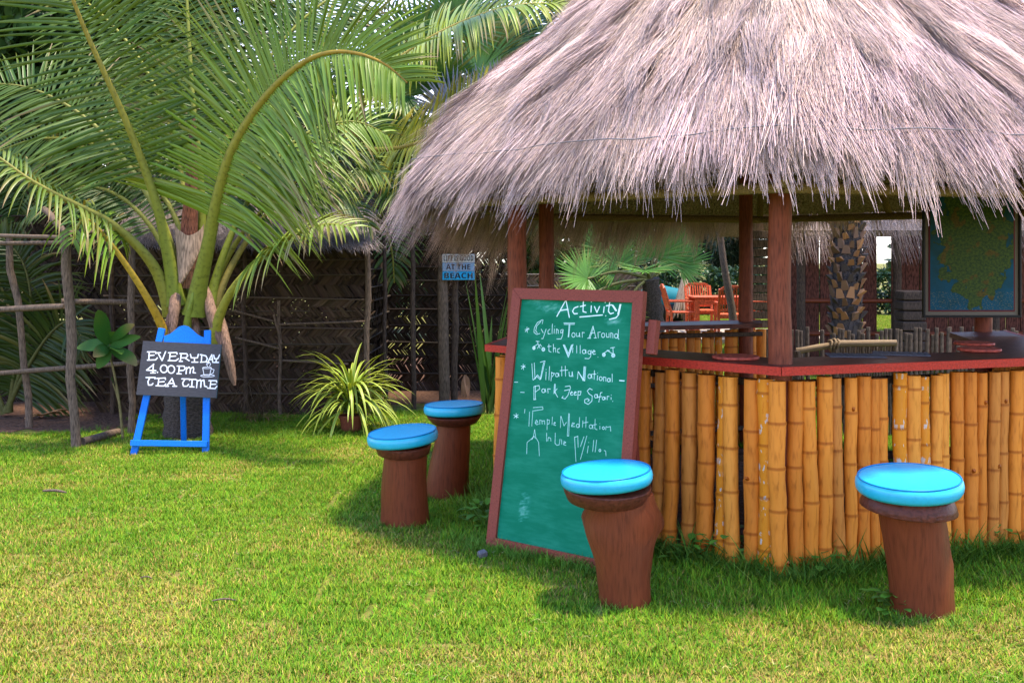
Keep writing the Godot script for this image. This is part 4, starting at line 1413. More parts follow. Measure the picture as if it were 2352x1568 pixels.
	# low to the left, with withered leaflets
	frond_px(palm, [[395, 720, d0 - 0.05], [360, 625, d0 - 0.15], [310, 560, d0 - 0.3], [250, 510, d0 - 0.45], [190, 478, d0 - 0.6], [130, 448, d0 - 0.75], [60, 408, d0 - 0.9], [-20, 352, d0 - 1.0], [-110, 320, d0 - 1.1]], 0.05, Vector3(0.1, 1, 0.5), 0.42, 0.62, 0.20, 0.26, Color(0.075, 0.14, 0.02), ol, Color(0.28, 0.25, 0.06), 0.55, 0.04, 0.024)
	frond_px(palm, [[385, 800, d0 - 0.2], [372, 752, d0 - 0.24], [335, 680, d0 - 0.38], [290, 610, d0 - 0.5], [245, 550, d0 - 0.6], [200, 505, d0 - 0.7], [178, 520, d0 - 0.75], [165, 560, d0 - 0.8]], 0.042, Vector3(0.2, 1, 0.4), 0.62, 0.70, 0.22, 0.30, Color(0.09, 0.18, 0.02), or_, ol, 0.2, 0.04, 0.03)
	# steep ones behind
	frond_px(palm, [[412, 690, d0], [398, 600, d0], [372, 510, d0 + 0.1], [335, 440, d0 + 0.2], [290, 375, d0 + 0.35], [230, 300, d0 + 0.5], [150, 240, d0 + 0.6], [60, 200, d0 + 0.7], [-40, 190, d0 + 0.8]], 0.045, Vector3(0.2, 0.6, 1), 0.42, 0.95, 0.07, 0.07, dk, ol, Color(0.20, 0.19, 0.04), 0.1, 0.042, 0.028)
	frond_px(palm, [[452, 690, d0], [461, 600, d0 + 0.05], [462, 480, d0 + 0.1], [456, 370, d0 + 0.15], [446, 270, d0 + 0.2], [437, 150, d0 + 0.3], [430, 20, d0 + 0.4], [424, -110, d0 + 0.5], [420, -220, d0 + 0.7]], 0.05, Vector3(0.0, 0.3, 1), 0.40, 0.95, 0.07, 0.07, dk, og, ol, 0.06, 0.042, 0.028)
	# to the right
	frond_px(palm, [[478, 720, d0], [492, 650, d0 + 0.05], [522, 560, d0 + 0.1], [560, 478, d0 + 0.2], [610, 400, d0 + 0.3], [670, 330, d0 + 0.45], [740, 290, d0 + 0.6], [820, 280, d0 + 0.7], [890, 310, d0 + 0.8]], 0.04, Vector3(-0.2, 0.6, 1), 0.42, 0.9, 0.11, 0.12, gr, og, ol, 0.12, 0.036, 0.026)
	frond_px(palm, [[486, 730, d0 + 0.05], [512, 650, d0 + 0.1], [555, 570, d0 + 0.2], [605, 500, d0 + 0.3], [655, 440, d0 + 0.45], [720, 390, d0 + 0.6], [800, 370, d0 + 0.7], [880, 400, d0 + 0.8]], 0.036, Vector3(-0.2, 0.8, 0.8), 0.46, 0.8, 0.16, 0.15, Color(0.10, 0.19, 0.022), Color(0.26, 0.20, 0.05), ol, 0.18, 0.036, 0.026)
	frond_px(palm, [[488, 790, d0 - 0.2], [500, 735, d0 - 0.22], [530, 670, d0 - 0.3], [580, 610, d0 - 0.42], [640, 560, d0 - 0.55], [700, 528, d0 - 0.7], [760, 515, d0 - 0.8], [815, 525, d0 - 0.85]], 0.046, Vector3(-0.2, 1, 0.35), 0.44, 0.66, 0.13, 0.24, Color(0.13, 0.21, 0.025), Color(0.30, 0.27, 0.03), Color(0.24, 0.25, 0.04), 0.3, 0.04, 0.028)
	frond_px(palm, [[428, 800, d0 - 0.2], [430, 740, d0 - 0.24], [440, 690, d0 - 0.26], [452, 640, d0 - 0.22]], 0.052, Vector3(0, 0, 1), 1.0, 0.0, 0, 0, gr, og, og)
	# more of its fronds go up and back
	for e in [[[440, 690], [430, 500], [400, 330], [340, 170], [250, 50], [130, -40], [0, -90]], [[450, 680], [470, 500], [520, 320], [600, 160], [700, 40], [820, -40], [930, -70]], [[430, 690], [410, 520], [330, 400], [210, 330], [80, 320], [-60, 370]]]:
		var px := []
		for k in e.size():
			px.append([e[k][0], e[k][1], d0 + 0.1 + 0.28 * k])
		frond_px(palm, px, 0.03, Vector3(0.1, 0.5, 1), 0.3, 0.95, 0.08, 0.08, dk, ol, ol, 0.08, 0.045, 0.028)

	for e in [[[420, 700], [370, 560], [300, 470], [220, 430], [140, 440], [70, 490]], [[470, 700], [540, 560], [620, 470], [710, 430], [790, 450], [850, 520]], [[440, 690], [480, 520], [560, 400], [660, 340], [770, 330], [860, 370]]]:
		var px := []
		for k in e.size():
			px.append([e[k][0], e[k][1], d0 + 0.15 + 0.12 * k])
		frond_px(palm, px, 0.028, Vector3(0.0, 0.9, 0.6), 0.32, 0.8, 0.13, 0.13, dk, ol, ol, 0.2, 0.034, 0.028)

	# the palm behind, whose fronds show between the young palm and the thatch
	var p2 := thing("coconut_palm", "coconut palm behind the shed with yellowing fronds beside the thatched roof", "palm tree", Vector3(at(800, 330, 11.6).x, 0, -11.6))
	var f2 := p2.position
	m = MB.new()
	var tp := at(800, 330, 11.6) - f2
	m.tube([Vector3.ZERO, tp * 0.3, tp * 0.6, tp], [0.17, 0.14, 0.12, 0.11], 12)
	part(p2, "trunk", m.mesh(), M.bark)
	frond_px(p2, [[810, 310, 11.6], [835, 235, 11.5], [865, 180, 11.4], [930, 125, 11.3], [1010, 75, 11.2], [1100, 35, 11.1], [1190, 12, 11.0], [1280, 10, 11.0], [1350, 40, 11.0]], 0.035, Vector3(-0.2, 1, 0.55), 0.2, 0.95, 0.09, 0.20, Color(0.14, 0.21, 0.022), Color(0.34, 0.27, 0.05), Color(0.38, 0.26, 0.05), 0.2, 0.027, 0.034)
	frond_px(p2, [[815, 340, 11.5], [870, 345, 11.3], [940, 335, 11.1], [1010, 305, 10.9], [1080, 250, 10.7], [1150, 205, 10.6], [1220, 190, 10.6]], 0.035, Vector3(0, 0.7, 0.8), 0.12, 0.75, 0.07, 0.14, Color(0.20, 0.24, 0.022), Color(0.42, 0.30, 0.04), Color(0.40, 0.28, 0.04), 0.25, 0.026, 0.034)
	frond_px(p2, [[810, 345, 11.6], [870, 400, 11.4], [940, 430, 11.2], [1010, 440, 11.1], [1080, 470, 11.0], [1130, 520, 11.0]], 0.03, Vector3(0, 1, 0.4), 0.15, 0.7, 0.14, 0.18, Color(0.09, 0.17, 0.02), ol, ol, 0.15, 0.028, 0.034)
	frond_px(p2, [[800, 330, 11.7], [760, 230, 11.8], [740, 120, 12.0], [760, 20, 12.2], [810, -70, 12.4], [880, -130, 12.6]], 0.035, Vector3(0, 0.4, 1), 0.2, 0.95, 0.1, 0.1, dk, ol, ol, 0.1, 0.042, 0.032)
	frond_px(p2, [[800, 340, 11.6], [740, 330, 11.5], [650, 340, 11.4], [560, 390, 11.3], [490, 460, 11.2]], 0.03, Vector3(0, 1, 0.5), 0.15, 0.8, 0.14, 0.14, dk, ol, ol, 0.15, 0.038, 0.032)
	frond_px(p2, [[815, 350, 11.6], [850, 420, 11.4], [880, 500, 11.3], [900, 580, 11.2], [905, 650, 11.2]], 0.028, Vector3(0.3, 0.4, 1), 0.2, 0.6, 0.16, 0.16, Color(0.04, 0.10, 0.018), ol, ol, 0.3, 0.042, 0.032)

	fan_palm("tall fan palm with spiky upright leaves against the sky beside the thatched roof", Vector3(-1.0, 0, -13.2), at(1010, 250, 13.2), [
		[960, 110, 12.9, 0.75, Vector3(-0.15, 1, 0.1), Vector3(0.1, 0.2, 1), 0], [1050, 60, 12.9, 0.8, Vector3(0.25, 1, 0), Vector3(-0.1, 0.2, 1), 0], [900, 150, 12.9, 0.7, Vector3(-0.7, 0.7, 0), Vector3(0.3, 0.3, 1), 0],
		[1090, 175, 12.8, 0.75, Vector3(0.8, 0.4, 0), Vector3(-0.2, 0.5, 1), 0], [1120, 130, 13.0, 0.75, Vector3(0.7, 0.7, 0), Vector3(-0.2, 0.4, 1), 2], [1040, 270, 12.6, 0.65, Vector3(0.75, 0.9, 0), Vector3(0.0, 0.2, 1), 1], [1110, 245, 12.6, 0.55, Vector3(0.5, 1.0, 0), Vector3(0.0, 0.2, 1), 1], [1150, 225, 12.7, 0.5, Vector3(0.3, 1.0, 0), Vector3(0.0, 0.2, 1), 1], [1000, 200, 12.8, 0.7, Vector3(0.2, 1, 0.3), Vector3(0, -0.3, 1), 0],
		[930, 210, 12.8, 0.6, Vector3(-0.9, 0.1, 0.2), Vector3(0, 0.6, 1), 0], [1160, 90, 13.2, 0.8, Vector3(0.9, 0.5, 0), Vector3(0, 0.5, 1), 0], [1060, 330, 12.8, 0.6, Vector3(0.5, -0.6, 0.3), Vector3(0, 0.5, 1), 0]])
	var more := [
		["coconut palm whose fronds hang above the left slope of the thatch", at(1420, -60, 13.0), Vector3(0.2, 0, 0.3), 13, 1.05],
		["dark coconut palm behind the pole fence, close to the shed", at(150, 400, 12.2), Vector3(-0.3, 0, 0.2), 15, 1.0],
		["coconut palm at the far end of the pole fence", at(-120, 180, 13.5), Vector3(0.4, 0, 0.2), 14, 1.1],
		["tall coconut palm behind the shed roof", at(420, 60, 14.5), Vector3(0.2, 0, 0.4), 15, 1.15],
		["coconut palm behind the right slope of the thatch", at(2520, -60, 12.5), Vector3(-0.2, 0, 0.2), 14, 1.05],
		["coconut palm behind the shed, between the taller palm and the yellowing one", at(640, 170, 13.6), Vector3(0.3, 0, 0.2), 13, 1.0],
		["coconut palm leaning over the back corner of the shed", at(260, 200, 13.0), Vector3(-0.2, 0, 0.3), 14, 1.0]]
	for e in more:
		coconut(e[0], e[1], e[2], e[3], e[4], "coconut palms behind the garden")


func pole(parent: Node3D, called: String, a: Vector3, b: Vector3, r: float, m: Material, crook := 0.012) -> MeshInstance3D:
	var s := MB.new()
	var pts := [a]
	var rads := [r * 1.05]
	for k in range(1, 6):
		pts.append(a.lerp(b, k / 6.0) + Vector3(rr(-crook, crook), 0, rr(-crook, crook)))
		rads.append(r * rr(0.92, 1.06))
	pts.append(b)
	rads.append(r * 0.9)
	s.tube(pts, rads, 8)
	return part(parent, called, s.mesh(), m)

func woven(length: float, h: float, tone: float) -> ArrayMesh:   # one plaited palm leaf panel: midrib along the top, leaflets slanting one way, then the other
	var m := MB.new()
	var x := -0.08
	while x < length:
		for half in 2:
			var y0 := h * (0.52 if half == 0 else -0.03)
			var y1 := h * (1.0 if half == 0 else 0.55)
			var lean := (0.085 if half == 0 else -0.085) * rr(0.8, 1.2)
			var k := rr(0.5, 1.3) * tone
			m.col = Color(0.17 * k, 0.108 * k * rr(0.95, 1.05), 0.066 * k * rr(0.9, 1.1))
			var w := rr(0.022, 0.034)
			var z := rr(-0.010, 0.014)
			var a := Vector3(x, y0 + rr(-0.012, 0.004), z)
			var b := Vector3(x + w, y0 + rr(-0.012, 0.004), z + rr(-0.012, 0.012))
			var c := Vector3(x + w + lean, y1, z + rr(0.0, 0.02))
			var d := Vector3(x + lean, y1, z + rr(-0.006, 0.012))
			m.flat([a, b, c, d], Vector3.BACK)
		x += rr(0.020, 0.030)
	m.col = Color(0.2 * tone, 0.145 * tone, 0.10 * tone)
	m.tube([Vector3(-0.05, h * 1.0, 0.02), Vector3(length * 0.5, h * 1.0 + rr(-0.012, 0.012), 0.028), Vector3(length + 0.05, h * 1.0, 0.02)], [0.011, 0.012, 0.008], 6)
	return m.mesh()

func woven_wall(o: Node3D, a: Vector3, b: Vector3, height: float, tone: float, face: Vector3) -> void:
	var along := (b - a).normalized()
	var len_ := a.distance_to(b)
	var y := 0.0
	while y < height:
		var h := rr(0.17, 0.22)
		var x := Basis(along, Vector3.UP, face)
		part(o, "woven_panel", woven(len_, h, tone * rr(0.75, 1.2)), M.dry_weave, Transform3D(x * Basis(Vector3.BACK, rr(-0.012, 0.012)), a + Vector3.UP * y + face * rr(-0.01, 0.02)))
		y += h * 0.93

func shed() -> void:
	var c := Vector3(-3.2, 0, -11.0)
	var o := thing("palm_leaf_shed", "low shed walled with plaited brown palm leaf panels under a dry thatched roof", "shed", c)
	var g := func(px: float, py: float) -> Vector3: return gnd(px, py) - c
	var wl := Vector3(at(250, 0, 10.75).x, 0, -10.75) - c
	var wr := Vector3(at(842, 0, 10.6).x, 0, -10.6) - c
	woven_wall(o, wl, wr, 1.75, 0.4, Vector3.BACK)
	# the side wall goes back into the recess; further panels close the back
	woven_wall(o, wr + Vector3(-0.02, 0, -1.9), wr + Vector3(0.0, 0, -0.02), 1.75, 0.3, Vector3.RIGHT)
	woven_wall(o, wr + Vector3(-0.1, 0, -1.9), Vector3(at(1175, 0, 12.4).x, 0, -12.5) - c, 2.1, 0.25, Vector3.BACK)  # both recess walls get a lower tone, which paints in the shade
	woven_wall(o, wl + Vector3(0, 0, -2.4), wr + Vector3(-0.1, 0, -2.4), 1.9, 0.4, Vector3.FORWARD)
	for e in [[842.0, 548.0, 10.52, 0.030, "pole_grey"], [560.0, 548.0, 10.6, 0.024, "pole_dark"], [640.0, 690.0, 10.55, 0.018, "pole_grey"], [882.0, 545.0, 10.95, 0.022, "pole_dark"], [946.0, 545.0, 11.0, 0.026, "pole_dark"], [255.0, 548.0, 10.65, 0.028, "pole_dark"]]:
		var top := at(e[0], e[1], e[2]) - c
		pole(o, "post", Vector3(top.x + 0.02, -0.03, top.z + 0.02), top, e[3], M[e[4]])
	for e in [[532, 712, 628, 738, 10.5], [628, 722, 646, 790, 10.48], [640, 745, 838, 738, 10.48], [540, 775, 640, 800, 10.5], [650, 828, 800, 836, 10.48]]:
		pole(o, "batten", at(e[0], e[1], e[4]) - c, at(e[2], e[3], e[4]) - c, 0.012, M.pole_grey, 0.004)
	# roof: two slopes of dry straw over poles
	var el := at(300, 545, 10.3) - c
	var er := at(845, 552, 10.2) - c
	var rl := at(300, 400, 12.2) - c
	var rg := at(850, 400, 12.2) - c
	var bl := rl + Vector3(0, -0.8, -2.0)
	var bg := rg + Vector3(0, -0.8, -2.0)
	var m := MB.new()
	m.flat([el, er, rg, rl], Vector3(0, 1, 0.6))
	m.flat([rl, rg, bg, bl], Vector3(0, 1, -0.6))
	part(o, "roof", m.mesh(), M.straw_under)
	var tuft := straw_tuft(30, 0.10, 0.42, 0.9, 0.12)
	var laid := []
	for side in 2:
		var a0 := el if side == 0 else bl
		var a1 := er if side == 0 else bg
		for i in 20:
			for k in 52:
				var s := (i + rr(-0.4, 0.4)) / 20.0
				var q := a0.lerp(a1, (k + rr(-0.5, 0.5)) / 52.0).lerp(rl.lerp(rg, (k + 0.5) / 52.0), s)
				var down := ((a0 - rl).normalized() + Vector3(rr(-0.25, 0.25), 0, 0) + Vector3.UP * rr(-0.05, 0.12)).normalized()
				var nor := Vector3(0, 1, 0.6 if side == 0 else -0.6).normalized()
				var sd := down.cross(nor).normalized()
				nor = sd.cross(down)
				var t := 0.40 * rr(0.6, 1.25)
				laid.append([0, Transform3D(Basis(sd, down, nor), q + nor * rr(0.0, 0.04)), Color(t * 1.05, t * 0.86, t * 0.80)])
	part(o, "straw", straw_mesh([tuft], laid), M.straw, Transform3D(), "stuff")
	for k in 7:
		pole(o, "rafter", el.lerp(er, k / 6.0) + Vector3.DOWN * 0.07, rl.lerp(rg, k / 6.0) + Vector3.DOWN * 0.07, 0.025, M.pole_dark)


func back_of_garden() -> void:
	# fence of rough poles at the left
	var c := gnd(175, 1027)
	var o := thing("pole_fence", "rustic fence of crooked grey poles and thin rails beside the young palm", "fence", c)
	pole(o, "post", Vector3(0, -0.03, 0), at(150, 540, 8.83) - c, 0.043, M.pole_grey, 0.02)
	pole(o, "post", gnd(66, 982) - c, at(20, 545, 9.85) - c, 0.034, M.pole_grey, 0.03)
	pole(o, "post", gnd(300, 998) - c, at(303, 560, 9.6) - c, 0.032, M.pole_grey, 0.015)
	for e in [[-120, 717, 9.75, 148, 703, 9.3, 0.028], [140, 692, 9.35, 318, 694, 9.65, 0.026], [-120, 866, 9.75, 320, 832, 9.62, 0.024], [-120, 560, 9.8, 250, 556, 9.3, 0.02], [150, 535, 8.9, 320, 530, 9.6, 0.022], [100, 480, 9.2, 175, 562, 8.85, 0.028], [-120, 538, 9.8, 150, 545, 8.9, 0.018]]:
		pole(o, "rail", at(e[0], e[1], e[2]) - c, at(e[3], e[4], e[5]) - c, e[6], M.pole_grey)
	# a cut log that lies at the foot of the fence post
	var lg := thing("log", "short grey log lying at the foot of the pole fence", "log", gnd(230, 1016))
	pole(lg, "wood", gnd(188, 1024) - lg.position + Vector3.UP * 0.035, gnd(272, 1003) - lg.position + Vector3.UP * 0.045, 0.036, M.pole_grey, 0.004)
	# a palm leaf screen behind the fence, its tone lowered to paint in shade
	var s := thing("leaf_screen", "plaited palm leaf screen with shade painted into its tone, behind the pole fence", "screen", Vector3(-5.2, 0, -11.6))
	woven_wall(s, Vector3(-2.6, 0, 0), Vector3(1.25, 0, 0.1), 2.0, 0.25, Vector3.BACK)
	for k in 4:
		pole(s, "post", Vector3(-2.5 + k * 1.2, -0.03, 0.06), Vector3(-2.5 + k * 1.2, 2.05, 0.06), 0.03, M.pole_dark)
	# low hanging fronds behind the fence
	var lp := thing("coconut_palm", "stemless coconut seedling with hanging dark leaflets behind the pole fence", "palm tree", gnd(10, 958))
	for e in [[[20, 945], [30, 840], [20, 720], [-20, 620], [-90, 580]], [[15, 945], [60, 800], [70, 690], [50, 600], [0, 540]], [[10, 950], [-40, 820], [-90, 720], [-160, 680]], [[12, 945], [70, 830], [120, 760], [160, 740], [190, 790]]]:
		var px := []
		for k in e.size():
			px.append([e[k][0], e[k][1], -lp.position.z - 0.05 * k])
		frond_px(lp, px, 0.022, Vector3(0.4, 0.3, 1), 0.12, 0.8, 0.10, 0.16, Color(0.018, 0.042, 0.008), Color(0.1, 0.1, 0.03), Color(0.1, 0.1, 0.03), 0.12, 0.03, 0.036)
	# sign post
	var pf := gnd(1020, 936)
	var sp := thing("sign_post", "weathered split wooden post that carries the striped beach sign", "post", pf)
	pole(sp, "post", Vector3(0, -0.03, 0), at(1018, 585, -pf.z) - pf, 0.055, M.pole_grey, 0.01)
	pole(sp, "post", Vector3(0.10, -0.03, -0.08), at(1046, 640, -pf.z + 0.05) - pf, 0.035, M.pole_dark, 0.01)
	var d := -pf.z - 0.075
	var lo := at(1016, 643, d)
	var hi := at(1090, 583, d)
	var sg := thing("beach_sign", "small sign of white, grey-blue and bright blue boards reading LIFE IS GOOD AT THE BEACH", "sign", (lo + hi) * 0.5)
	var w := hi.x - lo.x
	var h := (hi.y - lo.y) / 3.0
	var font := SystemFont.new()
	font.font_names = PackedStringArray(["Droid Sans"])
	font.font_weight = 700
	var words := ["BEACH", "AT THE", "LIFE IS GOOD"]
	var hues := [Color(0.02, 0.46, 0.82), Color(0.32, 0.48, 0.66), Color(0.78, 0.76, 0.70)]
	for k in 3:
		var m := MB.new()
		m.box(Transform3D(Basis(), Vector3(0, (k - 1) * h, 0)), Vector3(w, h - 0.003, 0.018), 0.003)
		var bd := part(sg, "board", m.mesh(), mat("sign_%d" % k, hues[k], 0.6, M.fine, Vector3(5, 5, 5)))
		var tm := TextMesh.new()
		tm.text = words[k]
		tm.font = font
		tm.font_size = 64
		tm.pixel_size = h * 0.62 / 46.0
		tm.depth = 0.003
		var wd := tm.get_aabb().size.x
		var sx := minf(1.0, w * 0.92 / maxf(wd, 0.001))
		if k == 0:
			sx = w * 0.88 / maxf(wd, 0.001)
		part(bd, "lettering", tm, M.black_frame, Transform3D(Basis().scaled(Vector3(sx, 1, 1)), Vector3(0, (k - 1) * h, 0.0102)))
	# strap-leaved plant beside it, a fallen dry leaf, and one in the soil
	var sf := thing("strap_plant", "tall plant with upright green strap leaves beside the sign post", "plant", gnd(1122, 950))
	for k in 12:
		var m := MB.new()
		var a := rr(0, TAU)
		m.leaf(Vector3(rr(-0.05, 0.05), 0, rr(-0.05, 0.05)), Vector3(sin(a) * 0.16, 1, cos(a) * 0.16), rr(0.9, 1.6), 0.055, Vector3(cos(a), 0, -sin(a)), rr(0.0, 0.06), 7, 0.2, Color(0.05, 0.10, 0.02), Color(0.06, 0.14, 0.02), Color(0.10, 0.17, 0.03))
		part(sf, "leaf", m.mesh(), M.palm_leaf)
	var dl := thing("dry_leaf", "curled orange-brown dry palm leaf base hanging behind the far stool", "leaf", at(1068, 872, 11.0))
	var dm := MB.new()
	for k in 5:
		dm.leaf(Vector3(0, 0.05, 0), Vector3(rr(-0.6, 0.5), -1, rr(0.0, 0.3)), rr(0.16, 0.3), 0.06, Vector3(1, 0, rr(-0.4, 0.4)), 0.05, 4, 0.3, Color(0.42, 0.22, 0.12), Color(0.5, 0.26, 0.14), Color(0.35, 0.16, 0.08))
	part(dl, "husk", dm.mesh(), M.broad_leaf)
	# trees that close the view behind the palms
	for e in [[Vector3(-5.9, 0, -12.9), 6.6, 2.5, "spreading dark tree that shades the pole fence"], [Vector3(-9.5, 0, -18), 6.5, 3.0, "dense dark green tree behind the far end of the pole fence"], [Vector3(-5.6, 0, -19), 6.0, 2.6, "dense dark green tree behind the shed roof"], [Vector3(-2.6, 0, -21), 4.0, 2.0, "dense green tree behind the yellowing coconut palm"], [Vector3(11.5, 0, -17), 6.2, 2.6, "dense green tree behind the right end of the bar"]]:
		leafy_tree(e[3], e[0], e[1], e[2], false, 0.6 if e[0].z > -14.0 else 0.28)


func leafy_tree(label: String, foot: Vector3, height: float, radius: float, fine := false, low := 0.28) -> void:
	var o := thing("broadleaf_tree" if not fine else "feathery_tree", label, "tree", foot)
	var m := MB.new()
	m.tube([Vector3(0, -0.05, 0), Vector3(0.1, height * 0.3, 0), Vector3(-0.05, height * 0.6, 0.1), Vector3(0, height * 0.95, 0)], [0.22, 0.17, 0.12, 0.03] if not fine else [0.13, 0.10, 0.07, 0.02], 9)
	part(o, "trunk", m.mesh(), M.bark)
	for k in 7:
		var a := TAU * k / 7.0
		var y := height * rr(0.35, 0.7)
		m = MB.new()
		m.tube([Vector3(0, y, 0), Vector3(sin(a) * radius * 0.4, y + radius * 0.25, cos(a) * radius * 0.4), Vector3(sin(a) * radius * 0.8, y + radius * 0.35, cos(a) * radius * 0.8)], [0.07, 0.045, 0.015], 6)
		part(o, "limb", m.mesh(), M.bark)
	var spray := MB.new()
	for k in 16:
		var d := Vector3(rr(-1, 1), rr(-0.6, 0.8), rr(-1, 1)).normalized()
		var t := rr(0.7, 1.25)
		if fine:
			spray.blade(Vector3(rr(-0.08, 0.08), rr(-0.08, 0.08), rr(-0.08, 0.08)), d, rr(0.25, 0.5), 0.022, d.cross(Vector3.UP), 0.12, 3, Color(t, t, t), Color(t, t, t))
		else:
			spray.leaf(d * rr(0.02, 0.14), d, rr(0.14, 0.22), rr(0.07, 0.10), d.cross(Vector3(0.2, 1, 0.1)), 0.10, 3, 0.15, Color(t, t, t), Color(t, t, t), Color(t * 1.1, t * 1.1, t), true)
	var where := []
	var tint := []
	var lobes := []
	for k in 16:
		var a := rr(0, TAU)
		var rad := radius * sqrt(rng.randf()) * 0.85
		lobes.append([Vector3(sin(a) * rad, height * rr(low, 0.95), cos(a) * rad), radius * rr(0.28, 0.45)])
	for e in lobes:
		for k in 130:
			var d := Vector3(rr(-1, 1), rr(-1, 1), rr(-1, 1)).normalized()
			where.append(Transform3D(Basis.from_euler(Vector3(rr(0, TAU), rr(0, TAU), rr(0, TAU))).scaled(Vector3.ONE * rr(0.8, 1.4)), e[0] + d * e[1] * pow(rng.randf(), 0.4)))
			var t := rr(0.6, 1.3)
			tint.append(Color(0.045 * t, 0.095 * t, 0.02 * t) if not fine else Color(0.035 * t, 0.06 * t, 0.03 * t))
	many(o, "crown", spray.mesh(), M.palm_leaf, where, tint)


func plants() -> void:
	# the striped plant in its pot
	var f := gnd(806, 990)
	var o := thing("pot_plant", "bushy pot plant with arching yellow-striped leaves on the lawn by the shed", "pot plant", f)
	var m := MB.new()
	m.lathe([Vector2(0.01, 0.0), Vector2(0.08, 0.0), Vector2(0.085, 0.01), Vector2(0.105, 0.12), Vector2(0.115, 0.125), Vector2(0.115, 0.15), Vector2(0.103, 0.153), Vector2(0.096, 0.13), Vector2(0.01, 0.125)], 24)
	part(o, "pot", m.mesh(), M.terracotta)
	for k in 190:
		m = MB.new()
		var a := rr(0, TAU)
		var el := rr(-0.15, 1.3)
		var dir := Vector3(sin(a) * cos(el), sin(el), cos(a) * cos(el))
		var l := rr(0.38, 0.70)
		var h := rr(0.15, 0.44)
		var t := rr(0.8, 1.2)
		var y := Color(0.40 * t, 0.42 * t, 0.06 * t)
		var g := Color(0.12 * t, 0.22 * t, 0.03 * t)
		var base := Vector3(sin(a) * 0.03, h, cos(a) * 0.03)
		var wa := Vector3(cos(a), 0, -sin(a))
		var dr := rr(0.16, 0.30)
		m.leaf(base, dir, l, rr(0.022, 0.032), wa, dr, 8, 0.18, g, y, y)
		for i in range(0, m.v.size(), 3):   # a green middle between pale edges
			m.c[i + 1] = g
		part(o, "leaf", m.mesh(), M.palm_leaf)
	m = MB.new()
	m.tube([Vector3(0, 0.11, 0), Vector3(0.01, 0.30, 0), Vector3(0, 0.46, 0)], [0.03, 0.026, 0.015], 8)
	part(o, "stem", m.mesh(), M.fibre)
	# broad-leaved sapling left of the easel
	f = gnd(282, 1012)
	o = thing("sapling", "young sapling with a cluster of broad green leaves between fence and easel", "sapling", f)
	var d := -f.z
	m = MB.new()
	var stem := smooth([Vector3.ZERO, at(274, 930, d) - f, at(262, 860, d) - f, at(252, 815, d) - f, at(248, 770, d) - f], 4)
	m.tube(stem, [0.013, 0.013, 0.012, 0.012, 0.012, 0.011, 0.011, 0.010, 0.010, 0.010, 0.009, 0.009, 0.008, 0.008, 0.007, 0.006, 0.005], 7, true, stem.map(func(_q): return Color(0.20, 0.16, 0.06)))
	part(o, "stem", m.mesh(), M.rachis)
	m = MB.new()
	m.tube([at(271, 920, d) - f, at(264, 895, d) - f, at(258, 880, d) - f], [0.008, 0.007, 0.005], 6, true, [Color(0.2, 0.16, 0.06), Color(0.2, 0.16, 0.06), Color(0.2, 0.16, 0.06)])
	part(o, "twig", m.mesh(), M.rachis)
	for e in [[250, 790, 232, 730, 0.17], [252, 785, 290, 745, 0.08], [250, 795, 195, 790, 0.12], [250, 800, 300, 772, 0.09], [252, 800, 228, 832, 0.10], [254, 800, 300, 822, 0.13], [250, 790, 262, 768, 0.12], [252, 800, 270, 800, 0.12], [260, 882, 256, 868, 0.05], [250, 795, 222, 808, 0.10]]:
		var a := at(e[0], e[1], d - rr(0.0, 0.05)) - f
		var b := at(e[2], e[3], d - rr(0.02, 0.22)) - f
		m = MB.new()
		var t := rr(0.8, 1.2)
		m.leaf(a, b - a, a.distance_to(b) * 1.35, e[4] * 1.1, Vector3(0.6, 0.5, 0.6).cross(b - a), 0.05, 7, 0.10, Color(0.05 * t, 0.14 * t, 0.02), Color(0.045 * t, 0.15 * t, 0.02), Color(0.09 * t, 0.17 * t, 0.02) if rng.randf() < 0.6 else Color(0.3, 0.2, 0.07), true)
		part(o, "leaf", m.mesh(), M.broad_leaf)
	# leafy weeds at the foot of the bamboo
	for e in [[1690, 1296, 0.24, "bushy leafy weed at the foot of the bamboo, right of the chalkboard"], [1585, 1290, 0.15, "small leafy weed in the grass under the chalkboard's right edge"], [2058, 1404, 0.11, "small round-leaved weed at the foot of the turquoise stool"], [2290, 1262, 0.2, "leafy weed growing against the right-hand bamboo poles"], [1880, 1318, 0.13, "low leafy weed below the bar's front corner post"], [1112, 1205, 0.14, "leafy weed beside the chalkboard's foot, next to the short bamboo end"]]:
		f = gnd(e[0], e[1])
		o = thing("weed", e[3], "weed", f, 0.0, "weeds along the bar")
		for k in 34:
			m = MB.new()
			var a := rr(0, TAU)
			var q := Vector3(sin(a), 0, cos(a)) * rr(0.0, e[2] * 0.9) + Vector3.UP * rr(0.01, e[2] * 0.8)
			var t := rr(0.75, 1.25)
			m.leaf(q, Vector3(sin(a), rr(-0.1, 0.6), cos(a)), rr(0.045, 0.085), rr(0.028, 0.048), Vector3(cos(a), 0, -sin(a)), 0.1, 4, 0.12, Color(0.09 * t, 0.24 * t, 0.02), Color(0.11 * t, 0.27 * t, 0.025), Color(0.14 * t, 0.28 * t, 0.03), true)
			part(o, "leaf", m.mesh(), M.broad_leaf)
		m = MB.new()
		for k in 6:
			var a := rr(0, TAU)
			m.tube([Vector3.ZERO, Vector3(sin(a) * e[2] * 0.4, e[2] * 0.4, cos(a) * e[2] * 0.4), Vector3(sin(a) * e[2] * 0.8, e[2] * 0.7, cos(a) * e[2] * 0.8)], [0.003, 0.0025, 0.0015], 4, true, [Color(0.1, 0.2, 0.03), Color(0.1, 0.2, 0.03), Color(0.1, 0.2, 0.03)])
		part(o, "stalks", m.mesh(), M.rachis)


